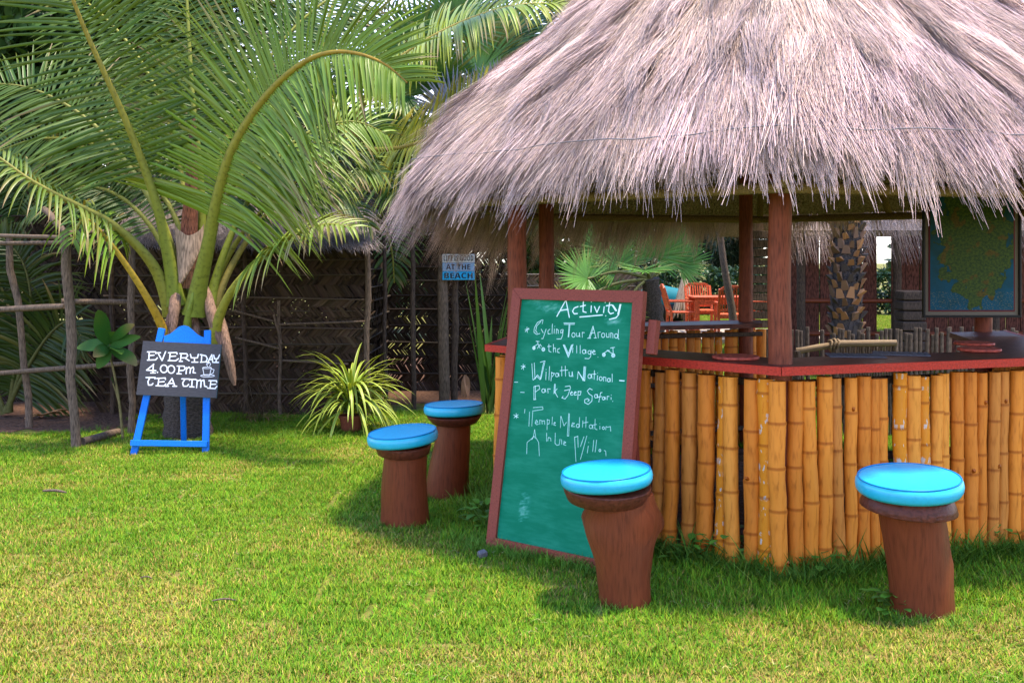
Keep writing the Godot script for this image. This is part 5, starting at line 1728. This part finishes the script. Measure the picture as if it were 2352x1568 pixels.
func chair(label: String, where: Vector3, turn: float) -> void:
	var o := thing("garden_chair", label, "chair", where, turn, "orange chairs round the terrace table")
	var m: MB
	for e in [[-0.26, 0.24, 0.64], [0.26, 0.24, 0.64], [-0.26, -0.24, 0.92], [0.26, -0.24, 0.92]]:
		m = MB.new()
		var back: bool = e[1] < 0.0
		m.bar(Vector3(e[0], 0, e[1]), Vector3(e[0], 0.46 if back else e[2], e[1]), 0.05, 0.05)
		if back:
			m.bar(Vector3(e[0], 0.44, e[1]), Vector3(e[0] * 0.98, e[2], e[1] - 0.14), 0.05, 0.045)
		part(o, "leg", m.mesh(), M.orange_wood)
	for s in [-0.26, 0.26]:
		m = MB.new()
		m.bar(Vector3(s, 0.655, 0.27), Vector3(s, 0.655, -0.28), 0.055, 0.03, Vector3.UP)
		part(o, "armrest", m.mesh(), M.orange_wood)
	for k in 6:
		m = MB.new()
		m.bar(Vector3(-0.23, 0.44, 0.21 - k * 0.085), Vector3(0.23, 0.44, 0.21 - k * 0.085), 0.07, 0.02, Vector3.UP)
		part(o, "seat_slat", m.mesh(), M.orange_wood)
	for z in [0.24, -0.24]:
		m = MB.new()
		m.bar(Vector3(-0.235, 0.40, z), Vector3(0.235, 0.40, z), 0.06, 0.025)
		part(o, "seat_rail", m.mesh(), M.orange_wood)
	# arched top rail over upright slats
	var arc := []
	for k in 9:
		var t := k / 8.0 * 2.0 - 1.0
		arc.append(Vector3(t * 0.25, 0.96 - pow(absf(t), 4.0) * 0.07, -0.385))
	for k in 8:
		m = MB.new()
		m.bar(arc[k] - (arc[k + 1] - arc[k]) * 0.04, arc[k + 1] + (arc[k + 1] - arc[k]) * 0.04, 0.055, 0.03 + 0.0007 * (k % 2))
		part(o, "top_rail", m.mesh(), M.orange_wood)
	m = MB.new()
	m.bar(Vector3(-0.23, 0.52, -0.272), Vector3(0.23, 0.52, -0.272), 0.05, 0.025)
	part(o, "lower_rail", m.mesh(), M.orange_wood)
	for k in 9:
		m = MB.new()
		var x := -0.2 + k * 0.05
		m.bar(Vector3(x, 0.53, -0.274), Vector3(x, 0.93, -0.378), 0.026, 0.014)
		part(o, "back_slat", m.mesh(), M.orange_wood)


func far_terrace() -> void:
	# table and chairs on the terrace, seen through the bar
	var y := 0.0905
	var c := Vector3(4.02, y, -20.3)
	var t := thing("garden_table", "orange wooden table standing on the terrace among orange chairs", "table", c)
	var m: MB
	for k in 7:
		m = MB.new()
		m.box(Transform3D(Basis(), Vector3(0, 0.735, -0.36 + k * 0.12)), Vector3(1.1, 0.03, 0.112), 0.005)
		part(t, "plank", m.mesh(), M.orange_wood)
	for z in [-0.38, 0.38]:
		m = MB.new()
		m.box(Transform3D(Basis(), Vector3(0, 0.66, z)), Vector3(0.97, 0.11, 0.025))
		part(t, "apron", m.mesh(), M.orange_wood)
	for x in [-0.48, 0.48]:
		for z in [-0.35, 0.35]:
			m = MB.new()
			m.box(Transform3D(Basis(), Vector3(x, 0.36, z)), Vector3(0.085, 0.72, 0.07))
			part(t, "leg", m.mesh(), M.orange_wood)
	chair("orange slatted chair with its back to the bar, at the terrace table", Vector3(4.10, y, -19.55), PI - 0.06)
	chair("orange slatted chair at the far side of the terrace table", Vector3(3.85, y, -21.1), 0.1)
	chair("orange slatted chair seen side-on, at the table end by the thatch heap", Vector3(3.30, y, -20.3), PI / 2)
	chair("orange slatted chair at the table end next to the bar's rear post", Vector3(4.86, y, -20.2), -PI / 2)
	# slim leaning trunk beside the table
	var tr := thing("slim_trunk", "slim pale leaning tree stem beside the orange table", "tree", Vector3(at(1690, 0, 19.0).x, 0.0, -19.0))
	m = MB.new()
	m.tube(smooth([Vector3(0, 0.05, 0), at(1680, 700, 19.0) - tr.position, at(1662, 600, 19.0) - tr.position, at(1650, 480, 19.0) - tr.position, at(1640, 300, 19.0) - tr.position], 3), [0.085, 0.08, 0.075, 0.07, 0.07, 0.065, 0.06, 0.06, 0.055, 0.05, 0.05, 0.045, 0.04], 9)
	part(tr, "trunk", m.mesh(), M.pole_grey)
	m = MB.new()
	for k in 60:
		var a := rr(0, TAU)
		m.leaf(at(1640, 300, 19.0) - tr.position + Vector3(rr(-0.4, 0.4), rr(-0.2, 0.6), rr(-0.4, 0.4)), Vector3(sin(a), rr(-0.2, 0.6), cos(a)), 0.35, 0.08, Vector3(cos(a), 0, -sin(a)), 0.1, 4, 0.15, Color(0.05, 0.1, 0.02), Color(0.05, 0.11, 0.02), Color(0.08, 0.13, 0.03), true)
	part(tr, "crown", m.mesh(), M.palm_leaf)
	# a furled straw parasol
	var ps := thing("straw_parasol", "furled straw parasol like a ragged cone at the edge of the terrace", "parasol", Vector3(at(1572, 0, 22.0).x, 0.0, -22.0))
	pole(ps, "pole", Vector3(0, -0.05, 0), Vector3(0, 1.36, 0), 0.03, M.pole_grey, 0.004)
	m = MB.new()
	for k in 420:
		var a := rr(0, TAU)
		var h := rr(0.75, 1.34)
		var r := (1.36 - h) * 0.28
		var tone := rr(0.6, 1.2)
		m.blade(Vector3(sin(a) * r, h, cos(a) * r), Vector3(sin(a) * 0.26, -1, cos(a) * 0.26), rr(0.3, 0.6), 0.02, Vector3(cos(a), 0, -sin(a)), 0.02, 3, Color(0.45 * tone, 0.32 * tone, 0.2 * tone), Color(0.5 * tone, 0.35 * tone, 0.22 * tone))
	part(ps, "straw_cover", m.mesh(), M.straw, Transform3D(), "stuff")
	# a boat under a teal sheet
	var bt := thing("covered_boat", "dark hulled boat covered with a teal sheet beyond the terrace", "boat", Vector3(at(1520, 0, 25.0).x, 0.0, -25.0))
	m = MB.new()
	m.tube([Vector3(-1.2, 0.55, 0), Vector3(-0.8, 0.38, 0), Vector3(0, 0.34, 0), Vector3(0.7, 0.40, 0), Vector3(1.15, 0.62, 0)], [0.06, 0.3, 0.34, 0.3, 0.05], 14)
	part(bt, "hull", m.mesh(), M.black_frame)
	m = MB.new()
	m.tube([Vector3(-0.75, 0.52, 0), Vector3(-0.5, 0.56, 0), Vector3(0, 0.6, 0), Vector3(0.35, 0.56, 0), Vector3(0.6, 0.54, 0)], [0.1, 0.3, 0.34, 0.3, 0.1], 14)
	part(bt, "cover_sheet", m.mesh(), M.tarp)
	# hedge and feathery trees at the end of the garden
	var hg := thing("hedge", "clipped dark green hedge at the far end of the garden", "hedge", Vector3(5.0, 0, -29))
	var lf := MB.new()
	for k in 14:
		var d := Vector3(rr(-1, 1), rr(-0.6, 1), rr(-1, 1)).normalized()
		lf.leaf(d * 0.03, d, rr(0.08, 0.14), 0.045, d.cross(Vector3(0.1, 1, 0.3)), 0.05, 3, 0.15, Color(1, 1, 1), Color(1, 1, 1), Color(1.1, 1.1, 1), true)
	var where := []
	var tint := []
	for k in 2600:
		var q := Vector3(rr(-9, 9), rr(0.05, 1.25), rr(-0.45, 0.45))
		where.append(Transform3D(Basis.from_euler(Vector3(rr(0, TAU), rr(0, TAU), 0)).scaled(Vector3.ONE * rr(0.9, 1.5)), q))
		var tn := rr(0.6, 1.2)
		tint.append(Color(0.04 * tn, 0.085 * tn, 0.035 * tn))
	many(hg, "foliage", lf.mesh(), M.palm_leaf, where, tint)
	for k in 7:
		pole(hg, "stem", Vector3(-8 + k * 2.7, 0, 0), Vector3(-8 + k * 2.7, 1.0, 0), 0.04, M.pole_dark)
	leafy_tree("feathery dark tree behind the hedge, above the covered boat", Vector3(4.9, 0, -33), 6.5, 2.6, true, 0.16)
	leafy_tree("feathery dark tree behind the hedge, above the orange chairs", Vector3(7.0, 0, -32), 6.0, 2.2, true, 0.2)
	leafy_tree("dense green tree behind the brown hut", Vector3(9.6, 0, -22), 5.5, 2.6)
	leafy_tree("dense green tree at the far left behind the fan palm", Vector3(1.0, 0, -27), 4.6, 2.4, false, 0.1)
	# the fan palm right behind the bar
	fan_palm("stocky fan palm with dark trunk and split leaves behind the bar", Vector3(at(1515, 0, 12.0).x, 0, -12.2), at(1492, 640, 12.0), [
		[1400, 690, 11.8, 0.42, Vector3(-1, 0.2, 0.2), Vector3(0.2, 0.7, 1), 0], [1350, 640, 11.7, 0.45, Vector3(-1, 0.5, 0.2), Vector3(0.3, 0.6, 1), 0], [1420, 610, 11.9, 0.42, Vector3(-0.6, 1, 0), Vector3(0.2, 0.4, 1), 0], [1505, 590, 12.0, 0.48, Vector3(0.2, 1, 0), Vector3(0, 0.4, 1), 0], [1560, 610, 12.1, 0.42, Vector3(0.8, 0.7, 0), Vector3(-0.2, 0.5, 1), 0],
		[1540, 560, 12.3, 0.45, Vector3(0.5, 1, 0), Vector3(0, 0.4, 1), 0], [1450, 550, 12.2, 0.45, Vector3(-0.2, 1, 0), Vector3(0, 0.3, 1), 0], [1320, 700, 11.6, 0.42, Vector3(-0.8, -0.5, 0.2), Vector3(0.2, 0.7, 1), 2], [1430, 720, 11.7, 0.38, Vector3(-0.6, -0.8, 0.3), Vector3(0.2, 0.5, 1), 2], [1480, 620, 11.6, 0.42, Vector3(0.1, -0.2, 1), Vector3(0, 1, 0.2), 0], [1385, 575, 12.1, 0.45, Vector3(-0.7, 0.9, 0), Vector3(0.2, 0.3, 1), 0]], 1.5, 0.12)
	# a plaited leaf fence behind it
	var fn := thing("leaf_fence", "sunlit dry plaited leaf fence behind the stocky fan palm", "fence", Vector3(1.4, 0, -14.4))
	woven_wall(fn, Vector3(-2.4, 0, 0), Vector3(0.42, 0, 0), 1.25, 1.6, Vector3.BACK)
	for k in 4:
		pole(fn, "post", Vector3(-2.3 + k * 0.88, -0.03, 0.05), Vector3(-2.3 + k * 0.88, 1.35, 0.05), 0.03, M.pole_grey)
	# the palm with the diamond-patterned trunk
	var f := Vector3(at(1950, 0, 11.0).x, 0, -11.0)
	var dp := thing("stub_palm", "palm with thick trunk of orange and black leaf stubs behind the counter", "palm tree", f)
	m = MB.new()
	var pts := []
	var rads := []
	for k in 14:
		pts.append(Vector3(-0.03 * sin(k * 0.35), k * 0.25 - 0.02, 0))
		rads.append(0.155 - k * 0.002)
	m.tube(pts, rads, 14)
	part(dp, "trunk", m.mesh(), M.bark)
	var sm := []
	for v in 7:
		var b := MB.new()
		var tone := rr(0.6, 1.15)
		b.col = Color([0.36, 0.22, 0.10][v % 3] * tone, [0.17, 0.12, 0.075][v % 3] * tone, [0.07, 0.07, 0.06][v % 3] * tone)
		b.flat([Vector3(-0.045, 0, 0), Vector3(0.045, 0, 0), Vector3(0.022, 0.10, 0.06), Vector3(-0.022, 0.10, 0.06)], Vector3(0, -0.2, 1))
		b.flat([Vector3(-0.022, 0.10, 0.06), Vector3(0.022, 0.10, 0.06), Vector3(0.03, 0.09, 0.0), Vector3(-0.03, 0.09, 0.0)], Vector3(0, 1, 0.3))
		b.flat([Vector3(-0.045, 0, 0), Vector3(-0.022, 0.10, 0.06), Vector3(-0.03, 0.09, 0.0)], Vector3.LEFT)
		b.flat([Vector3(0.045, 0, 0), Vector3(0.022, 0.10, 0.06), Vector3(0.03, 0.09, 0.0)], Vector3.RIGHT)
		sm.append(b.mesh())
	for r in 32:
		for k in 9:
			var a := TAU * (k + 0.5 * (r % 2)) / 9.0
			var h := r * 0.085
			part(dp, "leaf_stub", sm[rng.randi() % 7], M.plain, Transform3D(Basis(Vector3.UP, a + rr(-0.1, 0.1)) * Basis(Vector3.RIGHT, rr(-0.5, 0.3)) * Basis(Vector3.BACK, rr(-0.3, 0.3)) * Basis.from_scale(Vector3(rr(0.6, 1.1), rr(0.5, 1.2), rr(0.6, 1.1))), Vector3(sin(a) * 0.148 - 0.03 * sin(h * 1.4), h + rr(-0.025, 0.025), cos(a) * 0.148)))
	for k in 10:
		var a := TAU * k / 10.0
		var st := part(dp, "frond", frond_kinds[k % 8][0], M.rachis, Transform3D(Basis(Vector3.UP, a).scaled(Vector3.ONE * 0.75), Vector3(0, 3.2, 0)))
		part(st, "leaflets", frond_kinds[k % 8][1], M.palm_leaf, Transform3D(), "stuff")
	# the second thatched hut behind it
	var h2 := thing("brown_hut", "dark red-brown plank hut with straw eave behind the bar", "hut", Vector3(6.3, 0, -14.6))
	for k in 24:
		m = MB.new()
		m.box(Transform3D(Basis(), Vector3(-2.3 + k * 0.2, 0.95, 0)), Vector3(0.19, 1.9, 0.03), 0.004)
		if k != 6:
			part(h2, "plank", m.mesh(), M.hut_wall, Transform3D(Basis(), Vector3(0, 0, rr(-0.008, 0.008))))
	for x in [-2.35, -1.05, 0.3, 1.6]:
		pole(h2, "post", Vector3(x, -0.03, 0.35), Vector3(x, 2.0, 0.35), 0.06, M.pole_dark)
	for yy in [0.55, 1.0]:
		pole(h2, "rail", Vector3(-2.4, yy, 0.3), Vector3(2.4, yy, 0.3), 0.03, M.trunk_red)
	m = MB.new()
	m.flat([Vector3(-2.7, 1.95, 0.9), Vector3(2.7, 1.95, 0.9), Vector3(2.7, 3.4, -1.4), Vector3(-2.7, 3.4, -1.4)], Vector3(0, 1, 0.5))
	m.flat([Vector3(-2.7, 1.95, -3.6), Vector3(2.7, 1.95, -3.6), Vector3(2.7, 3.4, -1.4), Vector3(-2.7, 3.4, -1.4)], Vector3(0, 1, -0.5))
	part(h2, "roof", m.mesh(), M.straw_under)
	var tuft := straw_tuft(22, 0.10, 0.5, 0.8, 0.14)
	var laid := []
	for i in 10:
		for k in 40:
			var q := Vector3(-2.7 + (k + rr(-0.5, 0.5)) * 0.137, 1.98, 0.9).lerp(Vector3(-2.7 + k * 0.137, 3.4, -1.4), i / 10.0)
			var down := (Vector3(rr(-0.3, 0.3), -1.45, 2.3).normalized() + (Vector3.DOWN * 0.8 if i == 0 else Vector3.ZERO)).normalized()
			var nor := Vector3(0, 1, 0.6).normalized()
			var sd := down.cross(nor).normalized()
			nor = sd.cross(down)
			var tn := 0.36 * rr(0.6, 1.2)
			laid.append([0, Transform3D(Basis(sd, down, nor), q + nor * 0.03), Color(tn * 1.1, tn * 0.8, tn * 0.68)])
	part(h2, "straw", straw_mesh([tuft], laid), M.straw, Transform3D(), "stuff")
	# low fence of grey stakes behind the bar, with a roped rail in front of it
	var sf := thing("stake_fence", "low fence of weathered grey bamboo stakes behind the bar", "fence", Vector3(4.0, 0, -10.0))
	var sk := []
	for v in 4:
		var b := MB.new()
		b.tube([Vector3(0, -0.03, 0), Vector3(0.004, 0.3, 0.003), Vector3(-0.003, 0.6, 0), Vector3(0, 0.88, 0)], [0.021, 0.020, 0.020, 0.019], 8)
		sk.append(b.mesh())
	for k in 82:
		var x := -1.75 + k * 0.049
		var gap := rr(0.0, 1.0)
		if gap < 0.94:
			part(sf, "stake", pick(sk), M.pole_grey, Transform3D(Basis(Vector3.BACK, rr(-0.03, 0.03)).scaled(Vector3(1, rr(0.97, 1.06), 1)), Vector3(x, 0, rr(-0.012, 0.012))))
	pole(sf, "rail", Vector3(-1.75, 0.6, 0.045), Vector3(2.3, 0.6, 0.045), 0.02, M.pole_grey)
	pole(sf, "rail", Vector3(-1.75, 0.25, 0.045), Vector3(2.3, 0.25, 0.045), 0.02, M.pole_grey)
	var rl := thing("roped_rail", "pale bamboo rail bound with rope, in front of the stake fence", "rail", Vector3(3.2, 0, -9.35))
	pole(rl, "rail", at(1830, 806, 9.35) - rl.position, at(1925, 790, 9.3) - rl.position, 0.028, M.rope, 0.003)
	pole(rl, "rail", at(1915, 789, 9.3) - rl.position, at(2060, 787, 9.25) - rl.position, 0.03, M.rope, 0.003)
	for q in [[1832.0, 806.0], [1920.0, 790.0], [2056.0, 787.0]]:
		var tp := at(q[0], q[1], 9.3) - rl.position
		pole(rl, "post", Vector3(tp.x, -0.03, tp.z), tp, 0.03, M.pole_grey, 0.003)
	for k in 20:
		var xx := lerpf(at(1926, 0, 9.3).x, at(2050, 0, 9.25).x, k / 19.0) - rl.position.x
		pole(rl, "baluster", Vector3(xx, -0.03, 0.05), Vector3(xx, 0.82, 0.05), 0.010, M.pole_grey, 0.002)
	for q in [[1916.0, 789.0], [1924.0, 790.0], [1908.0, 792.0]]:
		m = MB.new()
		var ctr := at(q[0], q[1], 9.3) - rl.position
		var ring := []
		var rad := []
		for k in 13:
			var a := TAU * k / 12.0
			ring.append(ctr + Vector3(0.008 * sin(a * 2.0), cos(a) * 0.042, sin(a) * 0.042))
			rad.append(0.009)
		m.tube(ring, rad, 6, false)
		part(rl, "lashing", m.mesh(), M.rope)
	# louvred screen beside the rear post
	var lv := thing("slat_screen", "narrow screen of rough brown horizontal slats behind the bar's rear post", "screen", Vector3(at(1752, 0, 9.6).x, 0, -9.6))
	for k in 13:
		m = MB.new()
		m.box(Transform3D(Basis(Vector3.RIGHT, rr(-0.12, 0.12)) * Basis(Vector3.BACK, rr(-0.03, 0.03)), Vector3(0, 0.82 + k * 0.082, rr(-0.006, 0.006))), Vector3(0.26, 0.07, 0.016), 0.003)
		part(lv, "slat", m.mesh(), M.pole_grey)
	for x in [-0.12, 0.12]:
		pole(lv, "post", Vector3(x, -0.03, -0.03), Vector3(x, 1.95, -0.03), 0.022, M.pole_dark, 0.003)
	# a crate-like stove block with a small lamp on it
	var bk := thing("woven_bin", "grey woven square bin beside the brown hut", "bin", Vector3(at(2092, 0, 13.4).x, 0, -13.4))
	for k in 9:
		m = MB.new()
		m.box(Transform3D(Basis(), Vector3(0, 0.07 + k * 0.13, 0)), Vector3(0.30 + 0.012 * (k % 2), 0.122, 0.30 + 0.012 * (k % 2)), 0.02)
		part(bk, "band", m.mesh(), M.pole_dark)


func small_things() -> void:
	var s := thing("stone", "small grey stone in the grass in front of the chalkboard", "stone", gnd(1108, 1284))
	var m := MB.new()
	m.box(Transform3D(Basis.from_euler(Vector3(0.2, 0.6, 0.15)), Vector3(0, 0.028, 0)), Vector3(0.05, 0.036, 0.042), 0.010)
	part(s, "rock", m.mesh(), M.stone)
	for e in [[98, 1139, 152, 1143, 0.009, "dry grey strip of palm leaf lying on the open lawn left of the stools"], [620, 1782, 690, 1780, 0.004, "thin brown twig lying on the lawn"], [410, 1713, 445, 1715, 0.0035, "thin dark twig lying on the lawn"], [945, 1182, 985, 1186, 0.004, "pale straw stalk at the foot of the straight log stool"]]:
		var k: float = 1.0 if e[1] < 1500 else 1.0 / 1.2755
		var a := gnd(e[0] * k, e[1] * k)
		var b := gnd(e[2] * k, e[3] * k)
		var o := thing("twig", e[5], "twig", (a + b) * 0.5)
		m = MB.new()
		var lift := Vector3.UP * 0.035
		m.tube(smooth([a - o.position + lift, Vector3(0.005, 0.045, 0.006), b - o.position + lift], 3), [e[4] * 0.7, e[4], e[4], e[4] * 1.1, e[4], e[4] * 0.8, e[4] * 0.4], 6)
		part(o, "stalk", m.mesh(), M.pole_grey)
	# dry leaves and husk fibres at the foot of the palm
	for e in [[610, 968, 0.20, "heap of orange dry fibres at the foot of the shed wall"], [250, 944, 0.13, "curled orange dry leaf lying on the soil behind the fence"], [95, 962, 0.10, "dry brown leaf on the soil beside the crooked fence pole"]]:
		var o := thing("dry_leaf", e[3], "leaf", gnd(e[0], e[1]))
		m = MB.new()
		for k in (70 if e[0] == 610 else 6):
			var a := rr(0, TAU)
			var t := rr(0.7, 1.2)
			m.leaf(Vector3(rr(-1, 1) * e[2], rr(0.01, 0.07), rr(-1, 1) * e[2] * 0.5), Vector3(sin(a), rr(-0.1, 0.5), cos(a)), rr(0.08, 0.17) if e[0] == 610 else rr(0.14, 0.22), 0.008 if e[0] == 610 else 0.06, Vector3(cos(a), 0, -sin(a)), 0.12, 4, 0.25, Color(0.5 * t, 0.25 * t, 0.11 * t), Color(0.52 * t, 0.27 * t, 0.12 * t), Color(0.4 * t, 0.2 * t, 0.09 * t), e[0] != 610)
		part(o, "husk", m.mesh(), M.broad_leaf)
	# the dead brown frond bases leaning on the shed wall
	var o := thing("dead_frond", "dead brown palm frond leaning on the shed wall behind the easel", "frond", gnd(560, 985))
	m = MB.new()
	for k in 60:
		var a := at(rr(545, 620), rr(860, 940), 10.1) - o.position
		m.leaf(a, Vector3(rr(-0.8, 0.6), rr(-1.2, -0.4), rr(0.0, 0.3)), rr(0.2, 0.42), 0.018, Vector3(0.3, 0.2, 1), 0.05, 4, 0.2, Color(0.22, 0.15, 0.10) * rr(0.6, 1.2), Color(0.25, 0.17, 0.11), Color(0.2, 0.13, 0.08))
	part(o, "leaflets", m.mesh(), M.broad_leaf, Transform3D(), "stuff")


func grass_tuft(count: int, spread: float, lo: float, hi: float, w: float, flat_: float, hues: Array) -> ArrayMesh:
	var m := MB.new()
	for k in count:
		var a := rr(0, TAU)
		var r := sqrt(rng.randf()) * spread
		var b := rr(0, TAU)
		var c: Color = pick(hues)
		var t := rr(0.75, 1.25)
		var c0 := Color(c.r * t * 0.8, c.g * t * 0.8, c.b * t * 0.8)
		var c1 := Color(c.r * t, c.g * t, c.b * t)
		m.blade(Vector3(sin(a) * r, -0.004, cos(a) * r), Vector3(sin(b) * flat_, 1, cos(b) * flat_), rr(lo, hi), w * rr(0.8, 1.25), Vector3(cos(b), 0, -sin(b)), rr(0.05, 0.35), 3, c0, c1)
	return m.mesh()

const TILE := 0.26

func turf_tile(per_m2: float, dryness: float, lo: float, hi: float) -> ArrayMesh:   # a square of turf, every blade its own strip
	var green := [Color(0.075, 0.215, 0.009), Color(0.11, 0.25, 0.010), Color(0.155, 0.275, 0.012), Color(0.22, 0.29, 0.014)]
	var dry := [Color(0.27, 0.285, 0.022), Color(0.36, 0.31, 0.045), Color(0.44, 0.31, 0.08), Color(0.36, 0.21, 0.06)]
	var m := MB.new()
	for k in int(per_m2 * TILE * TILE):
		var b := rr(0, TAU)
		var c: Color = pick(dry) if rng.randf() < dryness else pick(green)
		var t := rr(0.55, 1.3)
		var lean := rr(0.3, 1.7)
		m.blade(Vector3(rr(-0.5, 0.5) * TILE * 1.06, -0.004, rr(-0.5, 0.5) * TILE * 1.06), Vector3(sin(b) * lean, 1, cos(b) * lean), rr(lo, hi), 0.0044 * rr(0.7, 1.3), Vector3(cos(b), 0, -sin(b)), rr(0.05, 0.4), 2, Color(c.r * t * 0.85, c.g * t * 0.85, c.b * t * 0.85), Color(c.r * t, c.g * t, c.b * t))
	return m.mesh()

func lawn() -> void:
	var kinds := []   # by dryness, two of each; then long, then sparse for far off
	for e in [[0.08, 0.02, 0.05], [0.25, 0.02, 0.045], [0.42, 0.018, 0.042], [0.60, 0.016, 0.04]]:
		for v in 3:
			kinds.append(turf_tile(19000.0, e[0], e[1], e[2]))
	for v in 3:
		kinds.append(turf_tile(15000.0, 0.06, 0.03, 0.075))
	for v in 2:
		kinds.append(turf_tile(5000.0, 0.3, 0.03, 0.06))
	var where := []
	var tint := []
	for k in kinds.size():
		where.append([])
		tint.append([])
	var pn := FastNoiseLite.new()
	pn.seed = 21
	pn.frequency = 0.55
	pn.fractal_octaves = 4
	for iz in range(12, 110):
		for ix in range(-30, 40):
			var x := ix * TILE + rr(-0.03, 0.03)
			var z := -iz * TILE + rr(-0.03, 0.03)
			var d := -z
			var px := 1176.0 + x / d * FOC
			if px < -420.0 or px > 2780.0 or in_hex(x, z, 1.72):
				continue
			if d > 9.4 and (px < 1180.0 or px > 2500.0):
				if px > 2500.0 or d > FOC * EYE / ((955.0 if px > 320.0 else 1003.0) - HZ) + pn.get_noise_2d(x * 2.0, z * 2.0) * 0.5:
					continue
			var p := pn.get_noise_2d(x, z) + pn.get_noise_2d(x * 5.0 + 30.0, z * 5.0) * 0.35
			var close := in_hex(x, z, 2.55 + p * 0.3)
			var r := 0.36 + p * 0.9 + rr(-0.12, 0.12) - clampf((d - 4.6) * 0.075, 0.0, 0.35)
			var kind := clampi(int(r * 5.0), 0, 3) * 3 + rng.randi() % 3
			if close:
				kind = 12 + rng.randi() % 3
			if d > 12.0:
				kind = 15 + rng.randi() % 2
			var t := 1.0 + pn.get_noise_2d(x * 3.0, z * 3.0 + 50.0) * 0.22
			where[kind].append(Transform3D(Basis(Vector3.UP, PI / 2 * (rng.randi() % 4) + rr(-0.1, 0.1)).scaled(Vector3(1, rr(0.85, 1.15), 1)), Vector3(x, 0, z)))
			tint[kind].append(Color(t, t, t))
	var o := Node3D.new()
	o.name = numbered("lawn_grass")
	add_child(o)
	o.set_meta("kind", "stuff")
	tag(o, "short green and yellow lawn grass", "grass")
	for k in kinds.size():
		if where[k].size():
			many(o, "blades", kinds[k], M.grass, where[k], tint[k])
	# longer grass that the mower does not reach: along the bamboo, the board and the stools
	var long_ := [grass_tuft(16, 0.035, 0.06, 0.15, 0.005, 0.7, [Color(0.085, 0.19, 0.018), Color(0.11, 0.215, 0.02), Color(0.13, 0.23, 0.025)]), grass_tuft(12, 0.04, 0.05, 0.12, 0.0045, 1.1, [Color(0.10, 0.205, 0.02), Color(0.16, 0.24, 0.03), Color(0.075, 0.17, 0.015)])]
	where = [[], []]
	tint = [[], []]
	var put := func(q: Vector3, s: float) -> void:
		var kind := rng.randi() % 2
		where[kind].append(Transform3D(Basis(Vector3.UP, rr(0, TAU)).scaled(Vector3(s, s, s)), q))
		var t := rr(0.8, 1.2)
		tint[kind].append(Color(t, t, t))
	for k in [0, 4, 5]:
		for i in 330:
			var a := hexv(k, 1.93 + abs(rng.randfn(0.0, 0.10)))
			var b := hexv(k + 1, 1.93 + abs(rng.randfn(0.0, 0.10)))
			put.call(HUT + a.lerp(b, rng.randf()), rr(0.5, 1.25) * (1.0 if rng.randf() < 0.8 else 1.6))
	for i in 260:
		var q := gnd(1117, 1257).lerp(gnd(1435, 1327), rr(-0.15, 1.1)) + Vector3(rr(-0.12, 0.12), 0, rr(-0.1, 0.12))
		put.call(q, rr(0.4, 0.85))
	for e in [[930, 1203], [1033, 1138], [1432, 1384], [2112, 1404]]:
		for i in 42:
			var a := rr(0, TAU)
			var r := rr(0.13, 0.26)
			put.call(gnd(e[0], e[1]) + Vector3(sin(a) * r, 0, cos(a) * r), rr(0.3, 0.62))
	for i in 500:   # between the stools and the bar
		var q := HUT + hexv(5, rr(2.0, 2.75)).lerp(hexv(0, rr(2.0, 2.6)), rr(-0.1, 0.75))
		put.call(q, rr(0.3, 0.6))
	for i in 500:   # round the pot plant and the shed wall
		var q := gnd(rr(480, 1100), rr(950, 1010))
		put.call(q, rr(0.35, 0.75))
	for i in 160:
		var q := gnd(rr(180, 480), rr(985, 1030))
		put.call(q, rr(0.3, 0.6))
	var straws := grass_tuft(4, 0.06, 0.02, 0.06, 0.003, 5.0, [Color(0.40, 0.34, 0.14), Color(0.44, 0.36, 0.18), Color(0.34, 0.25, 0.10)])
	var sw := []
	var st := []
	for i in 300:
		var q := Vector3(rr(-4.2, 4.0), 0.022, -rr(3.6, 8.8))
		if in_hex(q.x, q.z, 1.9):
			continue
		sw.append(Transform3D(Basis(Vector3.UP, rr(0, TAU)), q))
		var t := rr(0.7, 1.1)
		st.append(Color(t, t, t))
	var cl := many(self, "grass_clippings", straws, M.grass, sw, st)
	tag(cl, "dry straw-coloured clippings scattered on the lawn", "clippings")
	o = Node3D.new()
	o.name = numbered("tall_grass")
	add_child(o)
	o.set_meta("kind", "stuff")
	tag(o, "longer dark green grass along the bar and shed", "grass")
	for k in 2:
		many(o, "blades", long_[k], M.grass, where[k], tint[k])
